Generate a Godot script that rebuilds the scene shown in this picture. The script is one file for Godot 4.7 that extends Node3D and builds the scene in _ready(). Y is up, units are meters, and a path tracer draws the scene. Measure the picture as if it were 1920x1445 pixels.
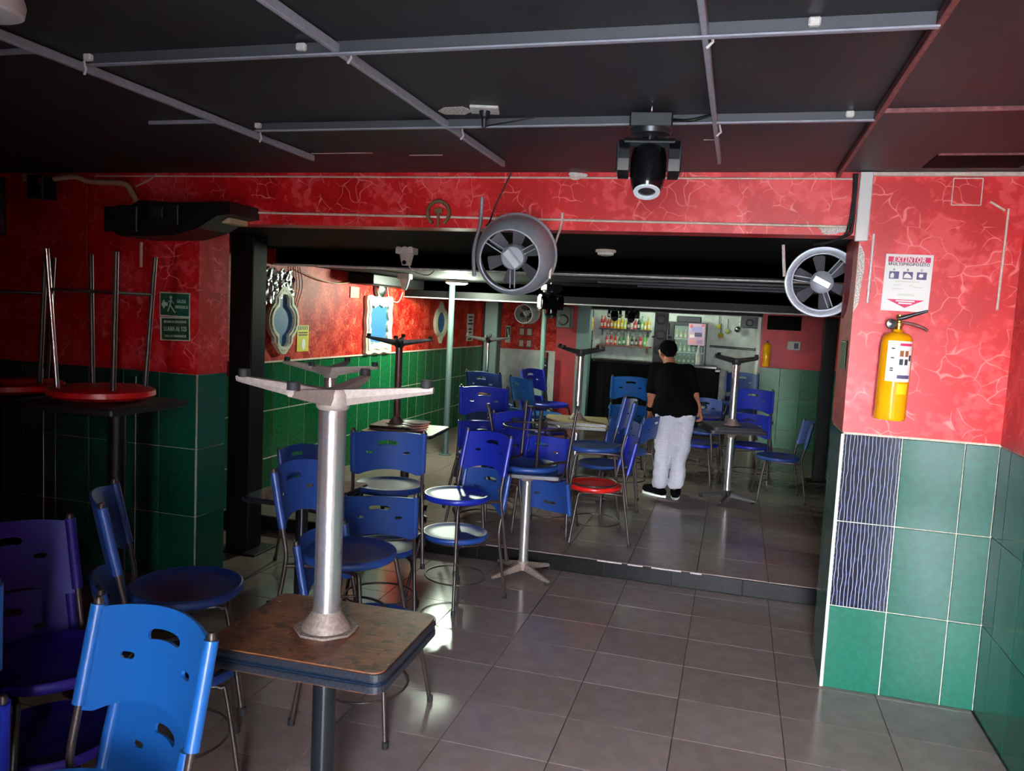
extends Node3D
# A dark bar seen from its street door: chairs and tables stacked up, a red lintel across the room, daylight from behind.

var M := {}
var taken := {}
var rng := RandomNumberGenerator.new()

# ------------------------------------------------------------------ geometry
class Shape:
	var st := SurfaceTool.new()
	func _init():
		st.begin(Mesh.PRIMITIVE_TRIANGLES)
	func tri(a: Vector3, b: Vector3, c: Vector3, na: Vector3, nb: Vector3, nc: Vector3, ua := Vector2.ZERO, ub := Vector2.ZERO, uc := Vector2.ZERO):
		var g := (b - a).cross(c - a)
		if g.length_squared() < 1e-16:
			return
		if g.dot(na + nb + nc) > 0.0:
			var t := b; b = c; c = t
			t = nb; nb = nc; nc = t
			var u := ub; ub = uc; uc = u
		st.set_normal(na); st.set_uv(ua); st.add_vertex(a)
		st.set_normal(nb); st.set_uv(ub); st.add_vertex(b)
		st.set_normal(nc); st.set_uv(uc); st.add_vertex(c)
	func quad(a: Vector3, b: Vector3, c: Vector3, d: Vector3, n: Vector3):
		tri(a, b, c, n, n, n, Vector2(0, 1), Vector2(1, 1), Vector2(1, 0))
		tri(a, c, d, n, n, n, Vector2(0, 1), Vector2(1, 0), Vector2(0, 0))
	func squad(a: Vector3, b: Vector3, c: Vector3, d: Vector3, na: Vector3, nb: Vector3, nc: Vector3, nd: Vector3):
		tri(a, b, c, na, nb, nc)
		tri(a, c, d, na, nc, nd)
	# box with chamfered edges
	func box(c: Vector3, s: Vector3, bev := 0.0, bas := Basis.IDENTITY):
		var h := s * 0.5
		var k := minf(bev, minf(h.x, minf(h.y, h.z)) * 0.95)
		for ax in 3:
			var b1 := (ax + 1) % 3
			var b2 := (ax + 2) % 3
			for sg in [-1.0, 1.0]:
				var n := Vector3.ZERO
				n[ax] = sg
				var p := []
				for q in [[-1, -1], [1, -1], [1, 1], [-1, 1]]:
					var v := Vector3.ZERO
					v[ax] = sg * h[ax]
					v[b1] = q[0] * (h[b1] - k)
					v[b2] = q[1] * (h[b2] - k)
					p.append(c + bas * v)
				quad(p[0], p[1], p[2], p[3], bas * n)
			if k > 0.0:
				for s1 in [-1.0, 1.0]:
					for s2 in [-1.0, 1.0]:
						var a := []
						for q in [[0, -1], [0, 1], [1, 1], [1, -1]]:
							var v := Vector3.ZERO
							v[ax] = q[1] * (h[ax] - k)
							v[b1] = s1 * (h[b1] - (k if q[0] == 1 else 0.0))
							v[b2] = s2 * (h[b2] - (0.0 if q[0] == 1 else k))
							a.append(c + bas * v)
						var n := Vector3.ZERO
						n[b1] = s1
						n[b2] = s2
						quad(a[0], a[1], a[2], a[3], bas * n.normalized())
		if k > 0.0:
			for sx in [-1.0, 1.0]:
				for sy in [-1.0, 1.0]:
					for sz in [-1.0, 1.0]:
						var o := Vector3(sx, sy, sz)
						var p0 := Vector3(h.x, h.y - k, h.z - k) * o
						var p1 := Vector3(h.x - k, h.y, h.z - k) * o
						var p2 := Vector3(h.x - k, h.y - k, h.z) * o
						var n := bas * o.normalized()
						tri(c + bas * p0, c + bas * p1, c + bas * p2, n, n, n)
		return self
	func span(a: Vector3, b: Vector3, bev := 0.0):
		return box((a + b) * 0.5, (b - a).abs(), bev)
	# tube along a path; r may be a number or an array of radii
	func tube(pts: Array, r, n := 8, closed := false):
		var m := pts.size()
		var rings := []
		var up := Vector3.ZERO
		for i in m:
			var t: Vector3
			if closed:
				t = (pts[(i + 1) % m] - pts[(i - 1 + m) % m]).normalized()
			else:
				t = (pts[mini(i + 1, m - 1)] - pts[maxi(i - 1, 0)]).normalized()
			if up == Vector3.ZERO:
				up = Vector3.UP if absf(t.y) < 0.9 else Vector3.RIGHT
			up = (up - t * up.dot(t)).normalized()
			var sd := t.cross(up)
			var rad: float = r[i] if r is Array else r
			var ring := []
			for j in n:
				var a := TAU * j / n
				var d := up * cos(a) + sd * sin(a)
				ring.append([pts[i] + d * rad, d])
			rings.append(ring)
		for i in (m if closed else m - 1):
			var r0: Array = rings[i]
			var r1: Array = rings[(i + 1) % m]
			for j in n:
				var k := (j + 1) % n
				squad(r0[j][0], r0[k][0], r1[k][0], r1[j][0], r0[j][1], r0[k][1], r1[k][1], r1[j][1])
		if not closed:
			for e in [0, m - 1]:
				var nn: Vector3 = (pts[0] - pts[1]).normalized() if e == 0 else (pts[m - 1] - pts[m - 2]).normalized()
				for j in n:
					tri(pts[e], rings[e][j][0], rings[e][(j + 1) % n][0], nn, nn, nn)
		return self
	# profile of Vector2(radius, height) turned round y; sx, sz stretch it to an oval
	func lathe(prof: Array, n := 24, xf := Transform3D.IDENTITY, sx := 1.0, sz := 1.0):
		var m := prof.size()
		var segn := []
		for i in m - 1:
			var d: Vector2 = prof[i + 1] - prof[i]
			segn.append(Vector2(d.y, -d.x).normalized())
		for i in m - 1:
			var n0: Vector2 = segn[i]
			var n1: Vector2 = segn[i]
			if i > 0 and segn[i - 1].dot(segn[i]) > 0.7:
				n0 = (segn[i - 1] + segn[i]).normalized()
			if i < m - 2 and segn[i + 1].dot(segn[i]) > 0.7:
				n1 = (segn[i + 1] + segn[i]).normalized()
			for j in n:
				var q := []
				for e in [[i, j, n0], [i, j + 1, n0], [i + 1, j + 1, n1], [i + 1, j, n1]]:
					var a: float = TAU * e[1] / n
					var p: Vector2 = prof[e[0]]
					var nn: Vector2 = e[2]
					q.append(xf * Vector3(cos(a) * p.x * sx, p.y, sin(a) * p.x * sz))
					q.append((xf.basis * Vector3(cos(a) * nn.x / sx, nn.y, sin(a) * nn.x / sz)).normalized())
				squad(q[0], q[2], q[4], q[6], q[1], q[3], q[5], q[7])
		return self
	# outline in xy pushed out along z from 0 to depth
	func prism(poly: PackedVector2Array, depth: float, xf := Transform3D.IDENTITY):
		var idx := Geometry2D.triangulate_polygon(poly)
		for z in [0.0, depth]:
			var n := xf.basis * Vector3(0, 0, -1 if z == 0.0 else 1) * signf(depth)
			for i in range(0, idx.size(), 3):
				var p := []
				for k in 3:
					p.append(xf * Vector3(poly[idx[i + k]].x, poly[idx[i + k]].y, z))
				tri(p[0], p[1], p[2], n, n, n)
		var area := 0.0
		for i in poly.size():
			area += poly[i].cross(poly[(i + 1) % poly.size()])
		for i in poly.size():
			var a := poly[i]
			var b := poly[(i + 1) % poly.size()]
			var e := (b - a).normalized() * signf(area)
			var n := xf.basis * Vector3(e.y, -e.x, 0)
			quad(xf * Vector3(a.x, a.y, 0), xf * Vector3(b.x, b.y, 0), xf * Vector3(b.x, b.y, depth), xf * Vector3(a.x, a.y, depth), n)
		return self
	# a plate of constant thickness: inside(u, v) > 0 says where there is matter, place(u, v) lays it into space
	func plate(inside: Callable, u0: float, u1: float, nu: int, v0: float, v1: float, nv: int, place: Callable, thick: float):
		var du := (u1 - u0) / nu
		var dv := (v1 - v0) / nv
		var f := PackedFloat32Array()
		for j in nv + 1:
			for i in nu + 1:
				f.append(inside.call(u0 + du * i, v0 + dv * j))
		var nrm := func(u: float, v: float) -> Vector3:
			var e := 0.001
			var a: Vector3 = place.call(u + e, v) - place.call(u - e, v)
			var b: Vector3 = place.call(u, v + e) - place.call(u, v - e)
			return a.cross(b).normalized()
		for j in nv:
			for i in nu:
				var c := [[i, j], [i + 1, j], [i + 1, j + 1], [i, j + 1]]
				var val := []
				for q in c:
					val.append(f[q[1] * (nu + 1) + q[0]])
				var poly := []
				var cut := []
				for k in 4:
					var k2 := (k + 1) % 4
					var pa := Vector2(u0 + du * c[k][0], v0 + dv * c[k][1])
					var pb := Vector2(u0 + du * c[k2][0], v0 + dv * c[k2][1])
					if val[k] > 0.0:
						poly.append(pa)
					if (val[k] > 0.0) != (val[k2] > 0.0):
						var x := pa.lerp(pb, clampf(val[k] / (val[k] - val[k2]), 0.02, 0.98))
						cut.append([x, val[k] > 0.0])
						poly.append(x)
				if poly.size() < 3:
					continue
				var P := []
				for q in poly:
					var n: Vector3 = nrm.call(q.x, q.y)
					P.append([place.call(q.x, q.y), n])
				for k in range(1, poly.size() - 1):
					for sg in [0.5, -0.5]:
						var o := []
						for w in [0, k, k + 1]:
							o.append(P[w][0] + P[w][1] * thick * sg)
							o.append(P[w][1] * signf(sg))
						tri(o[0], o[2], o[4], o[1], o[3], o[5])
				if cut.size() == 2:
					var a: Vector2 = cut[0][0]
					var b: Vector2 = cut[1][0]
					var na: Vector3 = nrm.call(a.x, a.y)
					var nb: Vector3 = nrm.call(b.x, b.y)
					var A: Vector3 = place.call(a.x, a.y)
					var B: Vector3 = place.call(b.x, b.y)
					var mid := (a + b) * 0.5
					var cen := Vector2.ZERO
					for q in poly:
						cen += q
					cen /= poly.size()
					var outw: Vector3 = (place.call(mid.x, mid.y) - place.call(cen.x, cen.y))
					var sn := (B - A).cross(na + nb).normalized()
					if sn.dot(outw) < 0.0:
						sn = -sn
					var h := thick * 0.5
					quad(A - na * h, B - nb * h, B + nb * h, A + na * h, sn)
		return self
	func done() -> ArrayMesh:
		return st.commit()

func smooth_path(p: Array, sub := 5) -> Array:
	var o := []
	for i in p.size() - 1:
		var a: Vector3 = p[maxi(i - 1, 0)]
		var b: Vector3 = p[i]
		var c: Vector3 = p[i + 1]
		var d: Vector3 = p[mini(i + 2, p.size() - 1)]
		for k in sub:
			o.append(b.cubic_interpolate(c, a, d, float(k) / sub))
	o.append(p[p.size() - 1])
	return o

# ------------------------------------------------------------------ scene tree
func numbered(called: String) -> String:
	if not taken.has(called):
		taken[called] = 0
		return called
	taken[called] += 1
	return "%s_%03d" % [called, taken[called]]

func obj(called: String, shape, material: Material, parent: Node = null) -> MeshInstance3D:
	var o := MeshInstance3D.new()
	o.mesh = shape.done() if shape is Shape else shape
	o.material_override = material
	if parent == null:
		o.name = numbered(called)
		add_child(o)
	else:
		o.name = called
		parent.add_child(o, true)
	return o

func tag(o: Node, label: String, category: String, group := "") -> Node:
	o.set_meta("label", label)
	o.set_meta("category", category)
	if group != "":
		o.set_meta("group", group)
	return o

func thing(called: String, label: String, category: String, at := Vector3.ZERO, turn := 0.0, group := "") -> Node3D:
	var o := Node3D.new()
	o.name = numbered(called)
	add_child(o)
	o.position = at
	o.rotation.y = turn
	tag(o, label, category, group)
	return o

func structure(called: String, at := Vector3.ZERO) -> Node3D:
	var o := Node3D.new()
	o.name = numbered(called)
	add_child(o)
	o.position = at
	o.set_meta("kind", "structure")
	return o

func copy_of(src: Node3D, label: String, at: Vector3, turn: float, group := "") -> Node3D:
	var c: Node3D = src.duplicate()
	c.name = numbered(String(src.get_meta("kind_name")))
	add_child(c)
	c.position = at
	c.rotation = Vector3(0, turn, 0)
	c.set_meta("label", label)
	if group != "":
		c.set_meta("group", group)
	return c

func letters(words: String, height: float, at: Vector3, material: Material, parent: Node, turn := 0.0, width := 0.0, font_name := "Droid Sans", depth := 0.001) -> MeshInstance3D:
	var t := TextMesh.new()
	var sf := SystemFont.new()
	sf.font_names = PackedStringArray([font_name])
	sf.font_weight = 700
	t.font = sf
	t.font_size = 48
	t.pixel_size = height / 36.0
	t.depth = depth
	t.text = words
	t.curve_step = 4.0
	var o := MeshInstance3D.new()
	o.mesh = t
	o.name = "lettering"
	o.material_override = material
	parent.add_child(o, true)
	o.position = at
	o.rotation.y = turn
	if width > 0.0:
		var w := t.get_aabb().size.x
		if w > 0.001:
			o.scale.x = width / w
	return o

# ------------------------------------------------------------------ materials
func plain(c: Color, rough := 0.6, metal := 0.0, spec := 0.5) -> StandardMaterial3D:
	var m := StandardMaterial3D.new()
	m.albedo_color = c
	m.roughness = rough
	m.metallic = metal
	m.metallic_specular = spec
	return m

func rgb(r: int, g: int, b: int) -> Color:
	return Color8(r, g, b)

func noise(seed_: int, freq: float, oct := 4, type := FastNoiseLite.TYPE_SIMPLEX_SMOOTH) -> FastNoiseLite:
	var n := FastNoiseLite.new()
	n.seed = seed_
	n.frequency = freq
	n.noise_type = type
	n.fractal_octaves = oct
	return n

# colour grain: a seamless noise between two tones, laid on by world position
func mottled(a: Color, b: Color, size: float, rough: float, seed_: int, freq := 0.012, metal := 0.0, oct := 5, world := true) -> StandardMaterial3D:
	var m := plain(Color.WHITE, rough, metal)
	var t := NoiseTexture2D.new()
	t.width = 256
	t.height = 256
	t.seamless = true
	t.noise = noise(seed_, freq, oct)
	var g := Gradient.new()
	g.set_color(0, a)
	g.set_color(1, b)
	g.set_offset(0, 0.25)
	g.set_offset(1, 0.75)
	t.color_ramp = g
	m.albedo_texture = t
	m.uv1_triplanar = true
	m.uv1_world_triplanar = world
	m.uv1_scale = Vector3.ONE / size
	return m

# sponged red paint with pale veins drawn into it
func vein_image(base: Color, deep: Color, pale: Color, vein: Color, cells: float, seed_: int, n := 768, strokes := 0.0) -> Image:
	var img := Image.create(n, n, false, Image.FORMAT_RGB8)
	var blot := noise(seed_, 5.0 / n, 4)
	var fine := noise(seed_ + 1, 30.0 / n, 3)
	var wx := noise(seed_ + 2, 9.0 / n, 2)
	var gate := noise(seed_ + 3, 7.0 / n, 2)
	var cell := noise(seed_ + 4, cells / n, 1, FastNoiseLite.TYPE_CELLULAR)
	cell.cellular_return_type = FastNoiseLite.RETURN_DISTANCE2_SUB
	cell.fractal_type = FastNoiseLite.FRACTAL_NONE
	cell.cellular_jitter = 1.0
	for y in n:
		for x in n:
			# blend the pattern with its neighbour near two borders so that it tiles
			var q := wx.get_noise_2d(x, y) * 22.0
			var r := wx.get_noise_2d(x + 900.0, y) * 22.0
			var b := blot.get_noise_2d(x, y)
			var d := fine.get_noise_2d(x, y)
			var c := base.lerp(deep, clampf(0.5 - b * 1.6, 0.0, 1.0))
			c = c.lerp(pale, clampf((b + d * 0.7 - 0.05) * 2.2, 0.0, 0.75))
			var e := cell.get_noise_2d(x + q, y + r) + 1.0
			var line := clampf((0.066 - e) * 26.0, 0.0, 1.0) * clampf(gate.get_noise_2d(x, y) * 4.0 + 0.55, 0.0, 1.0)
			c = c.lerp(vein, line * 0.75)
			img.set_pixel(x, y, c)
	if strokes > 0.0:
		var r2 := RandomNumberGenerator.new()
		r2.seed = seed_
		for i in int(strokes):
			var p := Vector2(r2.randf() * n, r2.randf() * n)
			var dir := Vector2.from_angle(r2.randf() * TAU)
			var a := r2.randf_range(0.15, 0.5)
			for k in int(r2.randf_range(14, 46)):
				p += dir
				dir = dir.rotated(r2.randf_range(-0.08, 0.08))
				for o in [Vector2.ZERO, Vector2(0, 1)]:
					var xi := posmod(int(p.x + o.x), n)
					var yi := posmod(int(p.y + o.y), n)
					img.set_pixel(xi, yi, img.get_pixel(xi, yi).lerp(vein, a))
	return img

func triplanar(img: Image, size: float, rough: float) -> StandardMaterial3D:
	var m := plain(Color.WHITE, rough)
	img.generate_mipmaps()
	m.albedo_texture = ImageTexture.create_from_image(img)
	m.uv1_triplanar = true
	m.uv1_world_triplanar = true
	m.uv1_scale = Vector3.ONE / size
	return m

func glow(c: Color, e: float) -> StandardMaterial3D:
	var m := plain(c, 0.5)
	m.emission_enabled = true
	m.emission = c
	m.emission_energy_multiplier = e
	return m

# ------------------------------------------------------------------ chairs
# Seat centre over the origin, sitter looks along +z, seat top at 0.445, back top at 0.815
var chair_meshes := {}
func chair_shapes() -> Dictionary:
	if chair_meshes.size() > 0:
		return chair_meshes
	var lean := 0.21
	chair_meshes.seat = Shape.new().lathe([Vector2(0.0, 0.436), Vector2(0.12, 0.436), Vector2(0.182, 0.438), Vector2(0.196, 0.446), Vector2(0.208, 0.447), Vector2(0.216, 0.440), Vector2(0.217, 0.428), Vector2(0.212, 0.414), Vector2(0.204, 0.410), Vector2(0.19, 0.418), Vector2(0.0, 0.418)], 32, Transform3D.IDENTITY, 1.0, 0.98).done()
	var inside := func(u: float, v: float) -> float:
		var w := clampf(1.0 - (u / 0.2) * (u / 0.2), -0.2, 1.0)
		var top: float = 0.795 + 0.022 * w - v
		var bot: float = v - (0.548 + 0.045 * clampf(1.0 - (u / 0.165) * (u / 0.165), 0.0, 1.0))
		var f := minf(top, minf(bot, 0.199 - absf(u)))
		# handle slot, arched
		var cv := 0.752 - 2.2 * u * u
		var a := Vector2(maxf(absf(u) - 0.045, 0.0), v - cv).length() - 0.0125
		f = minf(f, a)
		# two small slots
		var b := Vector2(maxf(absf(absf(u) - 0.105) - 0.012, 0.0), v - 0.688).length() - 0.0085
		return minf(f, b)
	var place := func(u: float, v: float) -> Vector3:
		return Vector3(u, v, -0.195 - (v - 0.44) * lean - 0.055 * (1.0 - (u / 0.2) * (u / 0.2)))
	chair_meshes.backrest = Shape.new().plate(inside, -0.206, 0.206, 56, 0.54, 0.83, 38, place, 0.009).done()
	var post := func(s: float) -> Array:
		return [Vector3(s * 0.2, 0.812, -0.195 - 0.372 * lean), Vector3(s * 0.2, 0.6, -0.195 - 0.16 * lean), Vector3(s * 0.2, 0.47, -0.201), Vector3(s * 0.202, 0.43, -0.197), Vector3(s * 0.205, 0.38, -0.203), Vector3(s * 0.222, 0.0, -0.262)]
	for s in [-1.0, 1.0]:
		var k := "l" if s < 0 else "r"
		var p: Array = post.call(s)
		chair_meshes["post_" + k] = Shape.new().tube(p, 0.0105, 9).done()
		chair_meshes["sleeve_" + k] = Shape.new().tube([p[0] + Vector3(0, -0.008, 0.0015), p[0].lerp(p[1], 1.18)], 0.0178, 12).done()
		chair_meshes["cap_" + k] = Shape.new().lathe([Vector2(0.0, 0.012), Vector2(0.008, 0.010), Vector2(0.0115, 0.003), Vector2(0.0115, -0.012), Vector2(0, -0.012)], 10, Transform3D(Basis.IDENTITY, p[0])).done()
		chair_meshes["leg_" + k] = Shape.new().tube(smooth_path([Vector3(s * 0.2, 0.40, -0.198), Vector3(s * 0.165, 0.402, -0.1), Vector3(s * 0.158, 0.402, 0.08), Vector3(s * 0.165, 0.395, 0.128), Vector3(s * 0.172, 0.36, 0.15), Vector3(s * 0.226, 0.0, 0.205)], 4), 0.0105, 9).done()
		for e in [["rf_", p[5]], ["ff_", Vector3(s * 0.226, 0, 0.205)]]:
			chair_meshes[e[0] + k] = Shape.new().lathe([Vector2(0, 0), Vector2(0.013, 0), Vector2(0.0145, 0.006), Vector2(0.0135, 0.03), Vector2(0, 0.03)], 10, Transform3D(Basis.IDENTITY, e[1])).done()
	var ring := []
	for i in 28:
		var a := TAU * i / 28
		ring.append(Vector3(cos(a) * 0.205, 0.15, sin(a) * 0.19 - 0.02))
	chair_meshes.ring = Shape.new().tube(ring, 0.0065, 7, true).done()
	return chair_meshes

func new_chair(called: String, shell: Material, seat: Material, frame: Material) -> Node3D:
	var s := chair_shapes()
	var t := Node3D.new()
	t.set_meta("kind_name", called)
	t.set_meta("category", "chair")
	obj("seat", s.seat, seat, t)
	var b := obj("backrest", s.backrest, shell, t)
	for k in ["l", "r"]:
		obj("sleeve", s["sleeve_" + k], shell, b)
		var p := obj("back_post", s["post_" + k], frame, t)
		obj("end_cap", s["cap_" + k], frame, p)
		obj("rubber_foot", s["rf_" + k], M.rubber, p)
		var l := obj("front_leg", s["leg_" + k], frame, t)
		obj("rubber_foot", s["ff_" + k], M.rubber, l)
	obj("leg_ring", s.ring, frame, t)
	return t

var chair_kinds := {}
# (x, z) of the seat centre, the way the sitter looks, height of the feet
func chair(kind: String, x: float, z: float, look: Vector2, y: float, label: String, group := "", flip := false) -> Node3D:
	if not chair_kinds.has(kind):
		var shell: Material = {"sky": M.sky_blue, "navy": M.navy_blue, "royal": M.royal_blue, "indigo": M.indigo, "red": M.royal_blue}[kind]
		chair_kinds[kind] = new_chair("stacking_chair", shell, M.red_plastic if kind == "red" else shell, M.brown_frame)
	var c := copy_of(chair_kinds[kind], label, Vector3(x, y, z), atan2(look.x, look.y), group)
	if flip:
		c.rotation = Vector3(PI, 0, 0)
		c.rotate_y(atan2(look.x, look.y))
	return c

# ------------------------------------------------------------------ tables
# A square top on one post with a four-armed foot. upside: stood on its top at height y
func table(x: float, z: float, y: float, h: float, turn: float, arm_turn: float, top: Material, under: Material, post: Material, foot: Material, label: String, group := "", upside := false, w := 0.6, d := 0.5, pr := 0.036, arm := 0.28) -> Node3D:
	var t := thing("pedestal_table", label, "table", Vector3(x, y, z), turn, group)
	var body := Node3D.new()
	var rr := 0.035
	var outline := func(wx: float, dz: float, r: float) -> PackedVector2Array:
		var p := PackedVector2Array()
		for c in [[1, 1, 0.0], [-1, 1, 0.25], [-1, -1, 0.5], [1, -1, 0.75]]:
			for k in 6:
				var a: float = TAU * (c[2] + 0.25 * k / 5.0)
				p.append(Vector2(c[0] * (wx * 0.5 - r) + cos(a) * r, c[1] * (dz * 0.5 - r) + sin(a) * r))
		return p
	var lay := Transform3D(Basis(Vector3.RIGHT, Vector3(0, 0, 1), Vector3(0, -1, 0)), Vector3.ZERO)
	var at := func(yy: float) -> Transform3D:
		return Transform3D(lay.basis, Vector3(0, yy, 0))
	var tt := obj("tabletop", Shape.new().prism(outline.call(w - 0.006, d - 0.006, rr), 0.008, at.call(h)), top, t)
	obj("edge_band", Shape.new().prism(outline.call(w, d, rr), 0.02, at.call(h - 0.006)), M.black_edge, tt)
	obj("underside_board", Shape.new().prism(outline.call(w - 0.01, d - 0.01, rr), 0.006, at.call(h - 0.0245)), under, tt)
	var hh := h - 0.03
	obj("post", Shape.new().lathe([Vector2(pr, 0.075), Vector2(pr, hh - 0.035)], 28), post, t)
	var fl := obj("flange", Shape.new().lathe([Vector2(0, hh - 0.062), Vector2(pr + 0.003, hh - 0.062), Vector2(pr + 0.006, hh - 0.055), Vector2(pr + 0.034, hh - 0.012), Vector2(pr + 0.036, hh - 0.006), Vector2(0, hh - 0.006)], 28), M.brown_cast, t)
	obj("fixing_plate", Shape.new().lathe([Vector2(0, hh - 0.008), Vector2(pr + 0.058, hh - 0.008), Vector2(pr + 0.058, hh - 0.001), Vector2(0, hh - 0.001)], 8, Transform3D(Basis(Vector3.UP, 0.4), Vector3.ZERO)), M.brown_cast, fl)
	for k in 4:
		var a := arm_turn + k * PI / 2
		var bs := Basis(Vector3.UP, -a)
		var st := Shape.new()
		# an arm is lofted from six-sided sections that get slimmer outwards
		var secs := []
		for e in [[0.0, 0.024, 0.045, 0.098], [0.06, 0.022, 0.043, 0.094], [0.5, 0.018, 0.032, 0.068], [0.93, 0.013, 0.022, 0.043], [1.0, 0.011, 0.022, 0.038]]:
			var xx: float = 0.012 + (arm - 0.012) * e[0]
			var hw: float = e[1]
			var lo: float = e[2]
			var hi: float = e[3]
			secs.append([Vector3(xx, lo, -hw), Vector3(xx, lo, hw), Vector3(xx, lerpf(lo, hi, 0.55), hw * 0.95), Vector3(xx, hi, hw * 0.55), Vector3(xx, hi, -hw * 0.55), Vector3(xx, lerpf(lo, hi, 0.55), -hw * 0.95)])
		for i in secs.size() - 1:
			for j in 6:
				var p := [secs[i][j], secs[i][(j + 1) % 6], secs[i + 1][(j + 1) % 6], secs[i + 1][j]]
				var c: Vector3 = (p[0] + p[1] + p[2] + p[3]) * 0.25
				var mid := Vector3(c.x, (secs[i][0].y + secs[i][3].y) * 0.5, 0)
				var n: Vector3 = (p[1] - p[0]).cross(p[2] - p[0]).normalized()
				if n.dot(c - mid) < 0:
					n = -n
				st.quad(bs * p[0], bs * p[1], bs * p[2], bs * p[3], bs * n)
		var endn := bs * Vector3.RIGHT
		var E: Array = secs[secs.size() - 1]
		for j in range(1, 5):
			st.tri(bs * E[0], bs * E[j], bs * E[j + 1], endn, endn, endn)
		var ar := obj("foot_arm", st, foot, t)
		obj("foot_knob", Shape.new().lathe([Vector2(0, 0), Vector2(0.016, 0), Vector2(0.018, 0.005), Vector2(0.018, 0.024), Vector2(0.009, 0.026), Vector2(0.009, 0.04), Vector2(0, 0.04)], 12, Transform3D(Basis.IDENTITY, bs * Vector3(arm - 0.022, 0, 0))), M.rubber, ar)
	obj("foot_hub", Shape.new().lathe([Vector2(0, 0.04), Vector2(pr + 0.006, 0.043), Vector2(pr + 0.012, 0.06), Vector2(pr + 0.008, 0.1), Vector2(pr + 0.001, 0.106), Vector2(0, 0.106)], 24), foot, t)
	body.free()
	if upside:
		t.rotation = Vector3(PI, 0, 0)
		t.rotate_y(turn)
		t.position.y = y + h
	return t

# ------------------------------------------------------------------ bar stool, round red seat
func stool(label: String, at: Vector3, turn: float, group: String, h := 0.72):
	var t := thing("bar_stool", label, "stool", at, turn, group)
	obj("seat", Shape.new().lathe([Vector2(0, h), Vector2(0.17, h), Vector2(0.215, h - 0.008), Vector2(0.232, h - 0.022), Vector2(0.23, h - 0.045), Vector2(0.21, h - 0.055), Vector2(0, h - 0.055)], 28), M.red_vinyl, t)
	for k in 4:
		var a := PI / 4 + k * PI / 2
		var d := Vector3(cos(a), 0, sin(a))
		obj("leg", Shape.new().tube([d * 0.19 + Vector3(0, h - 0.055, 0), d * 0.23 + Vector3(0, 0.0, 0)], 0.0115, 9), M.brown_frame if k != 2 else M.dull_chrome, t)
	for k in 4:
		var a := PI / 4 + k * PI / 2
		var b := a + PI / 2
		obj("stretcher", Shape.new().tube([Vector3(cos(a), 0, sin(a)) * 0.219 + Vector3(0, 0.18, 0), Vector3(cos(b), 0, sin(b)) * 0.219 + Vector3(0, 0.18, 0)], 0.008, 7), M.brown_frame, t)
	t.rotation = Vector3(PI, 0, 0)
	t.rotate_y(turn)
	t.position.y = at.y + h
	return t

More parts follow.
